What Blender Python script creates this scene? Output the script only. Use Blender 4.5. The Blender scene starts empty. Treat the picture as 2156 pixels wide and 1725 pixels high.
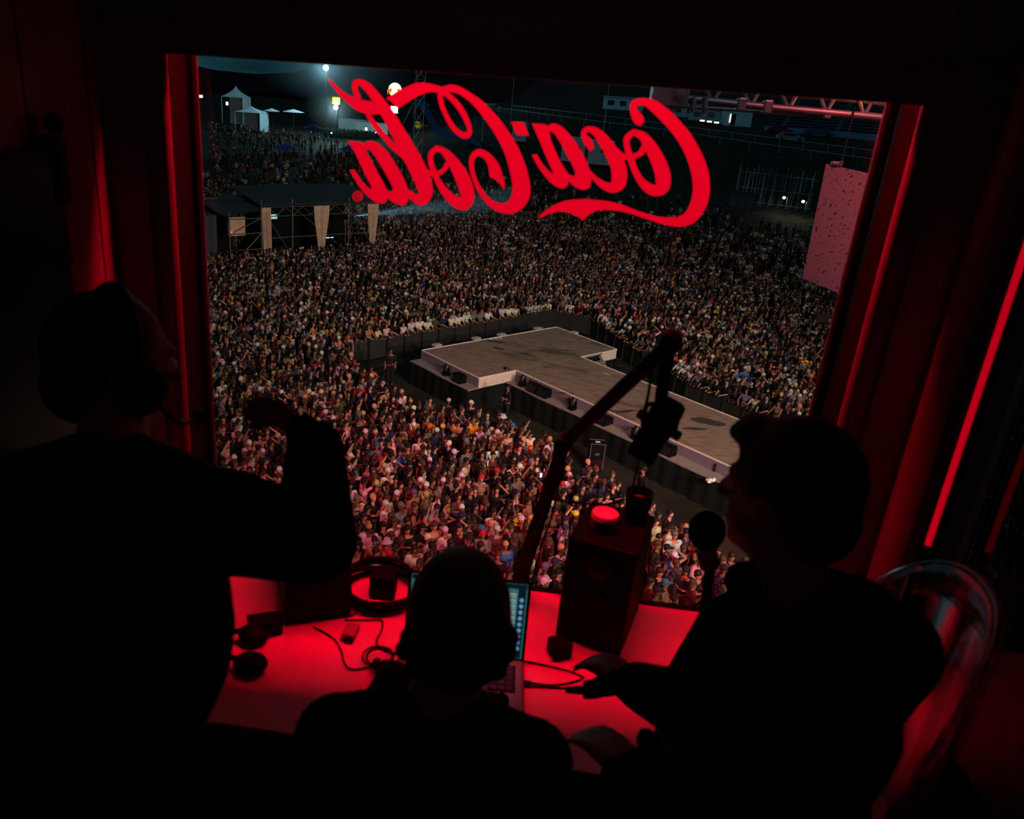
import bpy, bmesh, math, random
import numpy as np
from mathutils import Vector, Matrix
from mathutils.geometry import tessellate_polygon

random.seed(7)
rng = np.random.default_rng(11)
SC = bpy.context.scene
COL = SC.collection
PI = math.pi

# ------------------------------------------------------------------ camera
IW, IH = 2156, 1725
FPX, PITCH, ROLL, YAW, PCX, PCY = 1685.6, math.radians(21.663), math.radians(-4.005), math.radians(-5.585), -128.8, -14.36
CAM = Vector((0, 0, 13.0))
FWD = Vector((math.sin(YAW)*math.cos(PITCH), math.cos(YAW)*math.cos(PITCH), -math.sin(PITCH)))
_r0 = Vector((math.cos(YAW), -math.sin(YAW), 0)); _d0 = FWD.cross(_r0)
RGT = math.cos(ROLL)*_r0 + math.sin(ROLL)*_d0
DWN = -math.sin(ROLL)*_r0 + math.cos(ROLL)*_d0
cam_d = bpy.data.cameras.new('camera')
cam_o = bpy.data.objects.new('camera', cam_d); COL.objects.link(cam_o)
cam_d.sensor_width = 36; cam_d.lens = FPX/IW*36
cam_d.shift_x = -PCX/IW; cam_d.shift_y = PCY/IW
cam_d.clip_start = 0.02; cam_d.clip_end = 3000
m = Matrix((RGT, -DWN, -FWD)).transposed().to_4x4(); m.translation = CAM
cam_o.matrix_world = m
cam_d.dof.use_dof = True; cam_d.dof.focus_distance = 40; cam_d.dof.aperture_fstop = 4.5
SC.camera = cam_o

# ------------------------------------------------------------------ world, exposure
SC.view_settings.view_transform = 'Standard'
SC.view_settings.look = 'None'
SC.view_settings.gamma = 1
SC.view_settings.use_curve_mapping = False
SC.view_settings.exposure = 0.0
W = bpy.data.worlds.new('night_sky'); SC.world = W; W.use_nodes = True
nt = W.node_tree; bgn = nt.nodes['Background']
tc = nt.nodes.new('ShaderNodeTexCoord'); ns = nt.nodes.new('ShaderNodeTexNoise'); ns.inputs['Scale'].default_value = 5; ns.inputs['Detail'].default_value = 4
mpn = nt.nodes.new('ShaderNodeMapping'); mpn.inputs['Scale'].default_value = (1, 1, 4)
cr = nt.nodes.new('ShaderNodeValToRGB')
cr.color_ramp.elements[0].position = .35; cr.color_ramp.elements[0].color = (.0035, .019, .026, 1)
cr.color_ramp.elements[1].position = .75; cr.color_ramp.elements[1].color = (.013, .062, .078, 1)
nt.links.new(tc.outputs['Generated'], mpn.inputs['Vector']); nt.links.new(mpn.outputs['Vector'], ns.inputs['Vector'])
nt.links.new(ns.outputs['Fac'], cr.inputs['Fac']); nt.links.new(cr.outputs['Color'], bgn.inputs['Color'])
bgn.inputs['Strength'].default_value = 1.0

# ------------------------------------------------------------------ large lamps: the festival's own rig
def aim(o, target):
    d = Vector(target) - o.location
    o.rotation_euler = d.to_track_quat('-Z', 'Y').to_euler()
def spot(name, loc, target, power, col, size, blend=1.0, soft=0.3):
    l = bpy.data.lights.new(name, 'SPOT'); l.energy = power; l.color = col; l.spot_size = math.radians(size); l.spot_blend = blend; l.shadow_soft_size = soft
    o = bpy.data.objects.new(name, l); COL.objects.link(o); o.location = loc; aim(o, target); return o
spot('stage_wash_lamp', (16, 1.2, 15.5), (4, 44, 0), 22000, (1, .70, .54), 60)
spot('stage_wash_lamp', (11, 1.0, 17), (-4, 43, 0), 17000, (1, .69, .53), 58)
spot('stage_wash_lamp', (20, 1.2, 13), (-15, 52, 0), 24000, (1, .72, .58), 52)
spot('red_wash_lamp', (-2.5, 1.2, 17.5), (-1.6, 19.5, 0), 18000, (1, .065, .11), 48)
spot('red_wash_lamp', (3, 1.4, 17.5), (6.5, 25, 0), 3200, (1, .12, .16), 36)
sun = bpy.data.lights.new('moonlight', 'SUN'); sun.energy = .2; sun.color = (.3, .7, 1); sun.angle = .05
so = bpy.data.objects.new('moonlight', sun); COL.objects.link(so); so.location = (0, 60, 80); aim(so, (-20, 130, 0))

# ------------------------------------------------------------------ helpers
def lin(c):
    return tuple((v/255/12.92) if v/255 <= .04045 else ((v/255+.055)/1.055)**2.4 for v in c)
def ray(px, py):
    return FWD + RGT*((px-IW/2-PCX)/FPX) + DWN*((py-IH/2-PCY)/FPX)
def at(px, py, z): return CAM + ray(px, py)*z
def onz(px, py, z):
    d = ray(px, py); return CAM + d*((z-CAM.z)/d.z)
def ony(px, py, y):
    d = ray(px, py); return CAM + d*(y/d.y)
def onx(px, py, x):
    d = ray(px, py); return CAM + d*(x/d.x)
def proj(p):
    q = Vector(p)-CAM; z = q.dot(FWD)
    return IW/2+PCX+FPX*q.dot(RGT)/z, IH/2+PCY+FPX*q.dot(DWN)/z, FPX/z
def sst(a, b, x):
    t = min(1, max(0, (x-a)/(b-a))); return t*t*(3-2*t)
def hz(x, y):
    return sst(-45, 5, x)*(sst(95, 165, y)*8.5 + max(0, y-165)*.045)
def gnd(px, py, up=0):
    d = ray(px, py); t = 8.0
    while t < 900:
        p = CAM + d*t
        if p.z - up <= hz(p.x, p.y): break
        t *= 1.004
    a, b = t/1.004, t
    for _ in range(20):
        c = (a+b)/2; p = CAM+d*c
        if p.z-up <= hz(p.x, p.y): b = c
        else: a = c
    return CAM + d*b

MATS = {}
def mat(name, rgb, rough=.6, metal=0, var=.12, scale=8, bump=0, emit=0, spec=.5, ecol=None):
    if name in MATS: return MATS[name]
    mt = bpy.data.materials.new(name); mt.use_nodes = True; t = mt.node_tree; b = t.nodes['Principled BSDF']
    c = lin(rgb)
    b.inputs['Roughness'].default_value = rough; b.inputs['Metallic'].default_value = metal
    b.inputs['Specular IOR Level'].default_value = spec
    tc = t.nodes.new('ShaderNodeTexCoord'); n = t.nodes.new('ShaderNodeTexNoise'); n.inputs['Scale'].default_value = scale; n.inputs['Detail'].default_value = 3
    r = t.nodes.new('ShaderNodeValToRGB')
    r.color_ramp.elements[0].position = .3; r.color_ramp.elements[1].position = .7
    r.color_ramp.elements[0].color = tuple(v*(1-var) for v in c)+(1,); r.color_ramp.elements[1].color = tuple(min(1, v*(1+var)) for v in c)+(1,)
    t.links.new(tc.outputs['Object'], n.inputs['Vector']); t.links.new(n.outputs['Fac'], r.inputs['Fac']); t.links.new(r.outputs['Color'], b.inputs['Base Color'])
    if bump:
        bp = t.nodes.new('ShaderNodeBump'); bp.inputs['Strength'].default_value = bump
        t.links.new(n.outputs['Fac'], bp.inputs['Height']); t.links.new(bp.outputs['Normal'], b.inputs['Normal'])
    if emit:
        b.inputs['Emission Color'].default_value = (ecol if ecol else c)+(1,); b.inputs['Emission Strength'].default_value = emit
    MATS[name] = mt; return mt
def objcol_mat(name, rough=.8, spec=.3):
    mt = bpy.data.materials.new(name); mt.use_nodes = True; t = mt.node_tree; b = t.nodes['Principled BSDF']
    oi = t.nodes.new('ShaderNodeObjectInfo'); n = t.nodes.new('ShaderNodeTexNoise'); n.inputs['Scale'].default_value = 14
    tc = t.nodes.new('ShaderNodeTexCoord'); mx = t.nodes.new('ShaderNodeMix'); mx.data_type = 'RGBA'; mx.blend_type = 'MULTIPLY'; mx.inputs[0].default_value = .35
    t.links.new(tc.outputs['Object'], n.inputs['Vector']); t.links.new(oi.outputs['Color'], mx.inputs[6]); t.links.new(n.outputs['Color'], mx.inputs[7])
    t.links.new(mx.outputs[2], b.inputs['Base Color']); b.inputs['Roughness'].default_value = rough; b.inputs['Specular IOR Level'].default_value = spec
    return mt

class MB:
    def __init__(s): s.v = []; s.f = []
    def add(s, vs, fs):
        o = len(s.v); s.v += [tuple(v) for v in vs]; s.f += [tuple(i+o for i in f) for f in fs]; return s
    def box(s, c, size, rz=0, mtx=None):
        hx, hy, h = size[0]/2, size[1]/2, size[2]/2
        vs = [Vector((x, y, z)) for z in (-h, h) for y in (-hy, hy) for x in (-hx, hx)]
        M = mtx if mtx else Matrix.Rotation(rz, 3, 'Z')
        return s.add([M @ v + Vector(c) for v in vs], [(0, 2, 3, 1), (4, 5, 7, 6), (0, 1, 5, 4), (1, 3, 7, 5), (3, 2, 6, 7), (2, 0, 4, 6)])
    def bevbox(s, c, size, b=.005, rz=0, mtx=None):
        bm = bmesh.new(); bmesh.ops.create_cube(bm, size=1)
        for v in bm.verts: v.co = Vector((v.co.x*size[0], v.co.y*size[1], v.co.z*size[2]))
        bmesh.ops.bevel(bm, geom=bm.edges[:], offset=b, segments=2, affect='EDGES', profile=.5)
        M = mtx if mtx else Matrix.Rotation(rz, 3, 'Z')
        bm.verts.index_update()
        s.add([M @ v.co + Vector(c) for v in bm.verts], [[v.index for v in f.verts] for f in bm.faces]); bm.free(); return s
    def bar(s, a, b, w, h=None, up=(0, 0, 1)):
        a, b = Vector(a), Vector(b); d = (b-a); L = d.length; d.normalize(); u = Vector(up)
        if abs(d.dot(u)) > .98: u = Vector((1, 0, 0))
        x = d.cross(u).normalized(); z = x.cross(d)
        M = Matrix((x, d, z)).transposed()
        return s.box((a+b)/2, (w, L, h or w), mtx=M)
    def tube(s, pts, r, n=8, closed=False):
        pts = [Vector(p) for p in pts]; N = len(pts); rs = r if isinstance(r, (list, tuple)) else [r]*N
        vs = []; prev = None
        for i, p in enumerate(pts):
            if closed: d = pts[(i+1) % N]-pts[i-1]
            else: d = pts[min(i+1, N-1)]-pts[max(i-1, 0)]
            d.normalize()
            if prev is None:
                u = Vector((0, 0, 1)) if abs(d.z) < .9 else Vector((1, 0, 0)); x = d.cross(u).normalized()
            else: x = (prev - d*prev.dot(d)).normalized()
            prev = x; y = d.cross(x)
            for k in range(n):
                a = 2*PI*k/n; vs.append(p+(x*math.cos(a)+y*math.sin(a))*rs[i])
        fs = []
        M = N if closed else N-1
        for i in range(M):
            for k in range(n):
                j = (i+1) % N; fs.append((i*n+k, i*n+(k+1) % n, j*n+(k+1) % n, j*n+k))
        if not closed: fs += [tuple(range(n))[::-1], tuple((N-1)*n+k for k in range(n))]
        return s.add(vs, fs)
    def lathe(s, prof, c=(0, 0, 0), n=20, axis=None, cap=True):
        vs = []
        for (r, z) in prof:
            for k in range(n):
                a = 2*PI*k/n; vs.append(Vector((r*math.cos(a), r*math.sin(a), z)))
        if axis is not None:
            q = Vector((0, 0, 1)).rotation_difference(Vector(axis).normalized()); vs = [q @ v for v in vs]
        fs = []
        for i in range(len(prof)-1):
            for k in range(n): fs.append((i*n+k, i*n+(k+1) % n, (i+1)*n+(k+1) % n, (i+1)*n+k))
        if cap: fs += [tuple(range(n))[::-1], tuple((len(prof)-1)*n+k for k in range(n))]
        return s.add([v+Vector(c) for v in vs], fs)
    def ell(s, c, r, n=10, m=6, M=None):
        vs = [Vector((0, 0, -r[2]))]
        for i in range(1, m):
            t = -PI/2+PI*i/m
            for k in range(n):
                a = 2*PI*k/n; vs.append(Vector((r[0]*math.cos(t)*math.cos(a), r[1]*math.cos(t)*math.sin(a), r[2]*math.sin(t))))
        vs.append(Vector((0, 0, r[2])))
        fs = [(0, 1+(k+1) % n, 1+k) for k in range(n)]
        for i in range(m-2):
            for k in range(n): fs.append((1+i*n+k, 1+i*n+(k+1) % n, 1+(i+1)*n+(k+1) % n, 1+(i+1)*n+k))
        T = len(vs)-1; o = 1+(m-2)*n
        fs += [(o+k, o+(k+1) % n, T) for k in range(n)]
        if M: vs = [M @ v for v in vs]
        return s.add([v+Vector(c) for v in vs], fs)
    def cap(s, a, b, r0, r1, n=10):
        a, b = Vector(a), Vector(b); d = b-a; L = d.length
        if L < 1e-6: return s.ell(a, (r0, r0, r0), n)
        q = Vector((0, 0, 1)).rotation_difference(d/L)
        pr = [(r0*math.cos(t), r0*math.sin(t)) for t in (-1.35, -.9, -.45, 0)] + [(r1*math.cos(t), L+r1*math.sin(t)) for t in (0, .45, .9, 1.35)]
        vs = []
        for (r, z) in pr:
            for k in range(n): w = 2*PI*k/n; vs.append(q @ Vector((r*math.cos(w), r*math.sin(w), z)) + a)
        fs = [(i*n+k, i*n+(k+1) % n, (i+1)*n+(k+1) % n, (i+1)*n+k) for i in range(len(pr)-1) for k in range(n)]
        fs += [tuple(range(n))[::-1], tuple((len(pr)-1)*n+k for k in range(n))]
        return s.add(vs, fs)
    def prism(s, poly, z0, z1):
        n = len(poly); vs = [(p[0], p[1], z0) for p in poly]+[(p[0], p[1], z1) for p in poly]
        fs = [tuple(range(n))[::-1], tuple(range(n, 2*n))]+[(i, (i+1) % n, n+(i+1) % n, n+i) for i in range(n)]
        return s.add(vs, fs)
    def mesh(s, name, smooth=False):
        me = bpy.data.meshes.new(name); me.from_pydata(s.v, [], s.f); me.update()
        if smooth:
            me.polygons.foreach_set('use_smooth', [True]*len(me.polygons)); me.set_sharp_from_angle(angle=.9)
        return me
    def build(s, name, mt, parent=None, smooth=False):
        me = s.mesh(name, smooth); me.materials.append(mt); return link(name, me, parent)
def link(name, me, parent=None, local=False):
    o = bpy.data.objects.new(name, me); COL.objects.link(o)
    if parent is not None:
        o.parent = parent
        if not local: o.matrix_parent_inverse = Matrix.Translation(-parent.location)
    return o
def thing(name, label, cat, loc, group=None):
    o = bpy.data.objects.new(name, None); COL.objects.link(o); o.location = loc; o.empty_display_size = .1
    o['label'] = label; o['category'] = cat
    if group: o['group'] = group
    return o
def tag(o, label, cat, group=None):
    o['label'] = label; o['category'] = cat
    if group: o['group'] = group
    return o
def struct(o): o['kind'] = 'structure'; return o
def smooth_path(pts, n=6, closed=False):
    P = [Vector(p) for p in pts]; N = len(P); out = []
    for i in range(N if closed else N-1):
        p0, p1, p2, p3 = (P[i-1], P[i], P[(i+1) % N], P[(i+2) % N]) if closed else (P[max(i-1, 0)], P[i], P[i+1], P[min(i+2, N-1)])
        for k in range(n):
            t = k/n; out.append(.5*((2*p1)+(p2-p0)*t+(2*p0-5*p1+4*p2-p3)*t*t+(3*p1-p0-3*p2+p3)*t**3))
    if not closed: out.append(P[-1])
    return out

# ------------------------------------------------------------------ materials
M_wall = mat('booth_wall_paint', (110, 98, 112), .6)
M_frame = mat('frame_paint', (84, 76, 77), .5)
M_darkframe = mat('dark_frame_paint', (104, 88, 92), .55)
M_black = mat('black_plastic', (6, 6, 7), .6, spec=.12)
M_rubber = mat('black_rubber', (6, 6, 6), .7, spec=.2)
M_desk = mat('white_laminate', (225, 222, 220), .45, var=.03)
M_fabric_black = mat('black_fabric', (10, 10, 13), .95, spec=.1)
M_metal = mat('brushed_aluminium', (150, 150, 152), .35, .9)
M_darkmetal = mat('dark_steel', (42, 44, 46), .45, .7)
M_white = mat('white_plastic', (215, 212, 208), .5)

# ================================================================== STRUCTURE: the ground and the booth
# ground with grass and trampled patches
def ground_mesh():
    xs = list(np.concatenate([np.linspace(-420, -60, 16), np.linspace(-52, 60, 29), np.linspace(70, 420, 16)]))
    ys = list(np.concatenate([np.linspace(-40, 90, 14), np.linspace(95, 175, 21), np.linspace(185, 620, 20)]))
    v = [(x, y, hz(x, y)) for y in ys for x in xs]; n = len(xs)
    f = [(j*n+i, j*n+i+1, (j+1)*n+i+1, (j+1)*n+i) for j in range(len(ys)-1) for i in range(n-1)]
    b = MB(); b.add(v, f); return b
M_grass = mat('dark_grass', (40, 39, 32), .95, var=.45, scale=.6, spec=.1)
struct(ground_mesh().build('ground', M_grass, smooth=True))
# hills at the back of the racecourse
hb = MB(); ridge = []
for i in range(61):
    x = -620+i*22
    h = 13 + 2.0*math.sin(i*.9)+1.2*math.sin(i*2.3) + 34*sst(-190, -90, x)+6*math.sin(i*.37)*sst(-150, 0, x)
    ridge.append((x, 560+20*math.sin(i), h))
n = len(ridge)
hb.add([(x, y-120, 2+hz(x, y-120)*.9) for x, y, h in ridge]+ridge+[(x, y+160, 0) for x, y, h in ridge],
       [(i, i+1, n+i+1, n+i) for i in range(n-1)]+[(n+i, n+i+1, 2*n+i+1, 2*n+i) for i in range(n-1)])
struct(hb.build('hills', mat('wooded_hillside', (26, 32, 30), 1, var=.4, scale=.05, spec=0), smooth=True))

YG, YW = 1.98, 1.86
XL, XR, ZT, ZDESK = -.8586, .7206, 13.0215, 11.659
ZF, ZC = 10.92, 13.52
XWL, XWR = -1.03, .90
# front wall with the window opening, its header hanging as a lip in front of the lamp
fw = MB()
fw.box(((XWL+XL-.022)/2-.05, (YW+2.04)/2, (ZF+ZC)/2), (XL-.022-XWL+.1, 2.04-YW, ZC-ZF))
fw.box(((XWR+XR+.03)/2+.05, (YW+2.04)/2, (ZF+ZC)/2), (XWR-XR-.03+.1, 2.04-YW, ZC-ZF))
fw.box(((XL+XR)/2+.004, (YW+2.04)/2, (ZF+ZDESK-.03)/2), (XR-XL+.052, 2.04-YW, ZDESK-.03-ZF))
fw.box(((XL+XR)/2+.004, YW+.006, (ZT+.02+ZC)/2), (XR-XL+.052, .012, ZC-ZT-.02))
fw.box(((XL+XR)/2+.004, (YW+2.04)/2, (13.32+ZC)/2), (XR-XL+.052, 2.04-YW, ZC-13.32))
wf = struct(fw.build('wall_front', M_darkframe))
MB().box(((XL+XR)/2, YW+.005, ZT+.011), (XR-XL+.05, .016, .021)).build('header_lip', M_frame, wf)
MB().box(((XL+XR)/2, YW-.006, 13.115), (XR-XL+.34, .012, .05)).build('header_board', M_frame, wf)
# rounded beads at the jambs
for nm, x in (('jamb_bead', XL-.026), ('jamb_bead', XR+.036)):
    MB().lathe([(.011, ZF+.02), (.011, ZC-.02)], (x, YW-.004, 0), 20).build(nm, M_frame, wf, True)
for x in (XL-.10, XR+.11):
    MB().box((x, YW-.004, (ZF+ZC)/2), (.05, .010, ZC-ZF-.06)).build('frame_board', M_darkframe, wf)
for x in (XL-.0205, XR+.0285): MB().box((x, 1.922, (ZDESK+13.3)/2), (.003, .09, 13.3-ZDESK)).build('jamb_liner', M_rubber, wf)
MB().box(((XL+XR)/2, 1.8742, 13.181), (XR-XL+.04, .003, .277)).build('added_bounce_liner', M_rubber, wf)  # unseen black liner added to stop strip light bouncing onto the desk front
# glass and its gasket
w1 = thing('window_1', 'large fixed window over the desk looking down on the crowd', 'window', ((XL+XR)/2, YG, ZDESK)); w1['kind'] = 'structure'
gl = bpy.data.materials.new('window_glass'); gl.use_nodes = True; t = gl.node_tree
for n_ in list(t.nodes): t.nodes.remove(n_)
out = t.nodes.new('ShaderNodeOutputMaterial'); mx = t.nodes.new('ShaderNodeMixShader'); tr = t.nodes.new('ShaderNodeBsdfTransparent'); gs = t.nodes.new('ShaderNodeBsdfGlossy'); fr = t.nodes.new('ShaderNodeFresnel')
gs.inputs['Roughness'].default_value = .01; fr.inputs['IOR'].default_value = 1.45; tr.inputs['Color'].default_value = (.96, .98, .98, 1)
t.links.new(fr.outputs[0], mx.inputs[0]); t.links.new(tr.outputs[0], mx.inputs[1]); t.links.new(gs.outputs[0], mx.inputs[2]); t.links.new(mx.outputs[0], out.inputs[0])
MB().box(((XL+XR)/2, YG+.003, (ZDESK-.02+13.31)/2), (XR-XL, .006, 13.31-ZDESK+.02)).build('glass_pane', gl, w1)
for x, w in ((XL-.009, .014), (XR+.012, .022)):
    MB().box((x, YG-.008, (ZDESK+13.3)/2), (w, .02, 13.3-ZDESK)).build('gasket', M_rubber, w1)
for x in (XL+.001, XR-.001):
    MB().box((x, YG-.004, (ZDESK+13.3)/2), (.006, .006, 13.3-ZDESK)).build('glazing_bead', M_frame, w1)
MB().box(((XL+XR)/2, YG-.004, ZDESK+.004), (XR-XL, .012, .012)).build('gasket', M_rubber, w1)
# side walls, ceiling, floor, back
lw = MB(); lw.box((XWL-.04, .25, (ZF+ZC)/2), (.08, YW*2-.5+.02, ZC-ZF))
wl = struct(lw.build('wall_left', M_wall))
MB().box((XWL-.001, 1.79, (ZF+ZC)/2), (.004, .006, ZC-ZF-.04)).build('panel_seam', M_rubber, wl)
MB().box((XWL-.001, 1.56, (ZF+ZC)/2), (.004, .005, ZC-ZF-.04)).build('panel_seam', M_rubber, wl)
rw = MB()
rw.box((XWR+.04, 1.755, (ZF+ZC)/2), (.08, .21, ZC-ZF))
rw.box((XWR+.04, .2, (ZF+11.2)/2), (.08, 2.75, 11.2-ZF)); rw.box((XWR+.04, .2, (13.3+ZC)/2), (.08, 2.75, ZC-13.3))
rw.box((XWR+.04, -1.25, (ZF+ZC)/2), (.08, .7, ZC-ZF))
wr = struct(rw.build('wall_right', M_darkframe))
MB().lathe([(.058, ZF+.02), (.058, ZC-.02)], (XWR+.012, 1.725, 0), 28).build('rounded_post', M_frame, wr, True)
MB().box((XWR-.004, 1.632, (ZF+ZC)/2), (.04, .05, ZC-ZF-.04)).build('black_post', M_rubber, wr)
w2 = thing('window_2', 'dark side window in the right wall beside the stool', 'window', (XWR+.04, .35, 11.2)); w2['kind'] = 'structure'
MB().box((XWR+.05, .35, 12.25), (.006, 2.45, 2.1)).build('glass_pane', gl, w2)
struct(MB().box((-.065, .2, ZC+.03), (2.2, 3.7, .06)).build('ceiling', M_darkframe))
struct(MB().box((-.065, .2, ZF-.03), (2.2, 3.7, .06)).build('floor', mat('dark_vinyl_floor', (40, 38, 40), .6)))
struct(MB().box((-.065, -1.62, (ZF+ZC)/2), (2.2, .06, ZC-ZF)).build('wall_back', M_wall))

# ================================================================== the booth's own red lamps
led = mat('red_led_strip', (255, 10, 40), .5, var=0, emit=235, ecol=(1, .0, .021))
st = thing('red_strip_light', 'red strip light recessed above the window behind the header', 'lamp', ((XL+XR)/2, 1.943, 13.31))
MB().box(((XL+XR)/2, 1.943, 13.310), (XR-XL-.12, .05, .020)).build('housing', M_rubber, st)
MB().box(((XL+XR)/2, 1.970, 13.246), (XR-XL-.12, .004, .142)).build('added_light_shield', M_rubber, st)  # unseen plate added to keep the strip's light from reflecting off the glass
MB().box(((XL+XR)/2, 1.943, 13.294), (XR-XL-.36, .036, .012)).build('led_tape', led, st)
pb, pt = onx(1968, 1163, XWR-.012), onx(2170, 560, XWR-.012)
led2 = mat('red_led_tube', (255, 10, 40), .5, var=0, emit=.42, ecol=(1, 0, .02))
MBt = MB().tube([(XWR-.014, 1.597, pb.z), (XWR-.014, 1.597, 13.25)], .0065, 8)
tag(MBt.build('red_light_tube', led2, None, True), 'thin glowing red tube standing upright on the right wall', 'lamp')

# fill lamp added behind the camera, out of view, to lift the dark walls
dl = thing('added_fill_lamp', 'added dim pinkish fill lamp, out of view behind the operators', 'lamp', (-.3, -1.1, ZC))
MB().lathe([(.07, 0), (.07, .03), (.05, .05)], (-.3, -1.1, ZC), 20, axis=(0, 0, -1)).build('mount', M_metal, dl, True)
MB().ell((-.3, -1.1, ZC-.07), (.06, .06, .04), 16, 10).build('globe', mat('fill_lamp_globe', (255, 190, 215), .4, emit=22, ecol=(1, .24, .42)), dl, True)

# ================================================================== the desk
d = thing('desk', 'white desk under the window bathed in red light', 'desk', (-.065, 1.65, ZF))
MB().bevbox((-.09, 1.648, ZDESK-.014), (1.86, .664, .028), .003).build('desk_top', M_desk, d)
for x, y in ((-.95, 1.40), (.83, 1.40), (-.95, 1.82), (.83, 1.82)):
    MB().box((x, y, (ZF+ZDESK-.03)/2), (.05, .05, ZDESK-.03-ZF-.004)).build('leg', M_darkmetal, d)
MB().box((-.065, 1.82, ZDESK-.07), (1.73, .03, .08)).build('apron', M_darkmetal, d)

# ================================================================== window lettering (seen from behind, so mirrored)
z1 = lambda p: (400+p[0]/4.312, 100+p[1]/4.312)
z2 = lambda p: (850+p[0]/4.312, 140+p[1]/4.312)
z3 = lambda p: (1250+p[0]/3.369, 160+p[1]/3.369)
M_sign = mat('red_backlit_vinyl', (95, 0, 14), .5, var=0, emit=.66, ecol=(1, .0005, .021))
def cat2(pts, n=5):
    out = []; N = len(pts)
    P = [Vector((p[0], p[1])) for p in pts]; sharp = [len(p) > 2 for p in pts]
    for i in range(N):
        p1, p2 = P[i], P[(i+1) % N]
        p0 = P[i-1] if not sharp[i] else p1*2-p2
        p3 = P[(i+2) % N] if not sharp[(i+1) % N] else p2*2-p1
        for k in range(n):
            t = k/n; out.append(.5*((2*p1)+(p2-p0)*t+(2*p0-5*p1+4*p2-p3)*t*t+(3*p1-p0-3*p2+p3)*t**3))
    return out
def to_plane(p): 
    q = ony(p[0], p[1], YG-.002); return Vector((q.x, q.z))
def extrude_poly(mb, loops):
    tri = tessellate_polygon([[Vector((p.x, p.y, 0)) for p in L] for L in loops])
    fl = [p for L in loops for p in L]; N = len(fl)
    vs = [(p.x, YG-.003, p.y) for p in fl]+[(p.x, YG-.0008, p.y) for p in fl]
    fs = []
    for a, b, c in tri:
        fs += [(a, b, c), (N+c, N+b, N+a)]
    o = 0
    for L in loops:
        n = len(L)
        fs += [(o+i, o+(i+1) % n, N+o+(i+1) % n, N+o+i) for i in range(n)]; o += n
    mb.add(vs, fs)
def poly(mb, z, outer, *holes):
    extrude_poly(mb, [[to_plane(z(q)) for q in cat2(L)] for L in (outer,)+holes])
def stroke(mb, z, pts):
    C = [Vector((p[0], p[1], p[2])) for p in pts]; S = smooth_path(C, 6); n = len(S); L, R = [], []
    for i, p in enumerate(S):
        d = (S[min(i+1, n-1)]-S[max(i-1, 0)]).to_2d().normalized(); nn = Vector((-d.y, d.x))*p.z/2
        L.append(p.to_2d()+nn); R.append(p.to_2d()-nn)
    for i in range(n-1):
        q = [to_plane(z(v)) for v in (L[i], L[i+1], R[i+1], R[i])]
        vs = [(v.x, YG-.003, v.y) for v in q]+[(v.x, YG-.0008, v.y) for v in q]
        mb.add(vs, [(0, 1, 2, 3), (7, 6, 5, 4), (0, 4, 5, 1), (2, 6, 7, 3)])
    for p in (S[0], S[-1]):
        c = to_plane(z(p)); r = (to_plane(z(p.to_2d()+Vector((p.z/2, 0))))-c).length
        mb.lathe([(r, 0), (r, .0022)], (c.x, YG-.003, c.y), 14, axis=(0, 1, 0))
sign = thing('window_lettering', 'glowing red mirrored script reading Coca-Cola across the window glass', 'sign', (0, YG, 12.7))
H = 1  # marks a sharp corner
b = MB(); poly(b, z3, [(325, 352), (290, 335), (268, 290), (257, 240), (262, 200), (285, 170), (330, 157), (380, 158), (440, 175), (500, 215), (560, 265), (620, 330), (680, 400), (730, 480), (780, 580), (810, 670), (823, 760), (820, 840), (800, 920), (760, 990), (710, 1040), (650, 1065), (580, 1068), (500, 1055), (420, 1030), (330, 1000), (230, 968), (130, 953), (60, 952),
     (10, 960), (-35, 985), (-78, 1025, H), (-108, 1000), (-148, 982), (-200, 965), (-260, 963), (-310, 975), (-355, 998), (-398, 1006, H), (-360, 972), (-310, 935), (-255, 905), (-190, 885), (-125, 877), (-50, 874), (30, 882), (140, 897), (230, 925), (320, 960), (400, 985), (470, 1000), (540, 1005), (600, 1000), (650, 970), (680, 920), (700, 850), (705, 780), (695, 700), (670, 610), (620, 500), (560, 410), (500, 340), (440, 280), (380, 225), (340, 207), (312, 212), (303, 230), (315, 247), (335, 265), (352, 290), (357, 315), (345, 343)])
b.build('letter_c', M_sign, sign)
b = MB(); stroke(b, z3, [(285, 398, 42), (235, 445, 42), (240, 510, 42), (262, 585, 48), (290, 665, 45), (335, 745, 55), (395, 800, 75), (450, 812, 82), (487, 785, 100), (493, 720, 108), (472, 640, 105), (436, 560, 98), (396, 490, 85), (350, 430, 65), (285, 398, 42)])
stroke(b, z3, [(362, 500, 45), (340, 540, 42), (310, 562, 38), (262, 575, 38), (215, 572, 38)]); b.build('letter_o', M_sign, sign)
b = MB(); stroke(b, z2, [(1695, 732, 60), (1672, 682, 78), (1632, 625, 45), (1650, 580, 50), (1700, 573, 58), (1760, 607, 85), (1830, 690, 110), (1900, 800, 128), (1945, 900, 138), (1958, 1000, 140), (1940, 1070, 130), (1885, 1100, 92), (1820, 1082, 70), (1750, 1030, 50), (1690, 970, 40)])
stroke(b, z2, [(1870, 700, 50), (1940, 785, 62), (2005, 825, 48)]); b.build('letter_c', M_sign, sign)
a_out = [(1163, 518, H), (1285, 525, H), (1300, 542, H), (1345, 520), (1395, 525), (1445, 555), (1505, 615), (1565, 695), (1622, 790), (1670, 885), (1695, 970), (1702, 1045), (1685, 1098), (1640, 1120), (1585, 1108), (1535, 1078), (1495, 1040, H), (1485, 1085), (1445, 1107), (1385, 1092), (1325, 1045), (1262, 972), (1205, 885), (1163, 805, H), (1210, 797, H), (1245, 860), (1290, 920), (1335, 965), (1362, 972, H), (1315, 870), (1265, 755), (1215, 635)]
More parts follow.
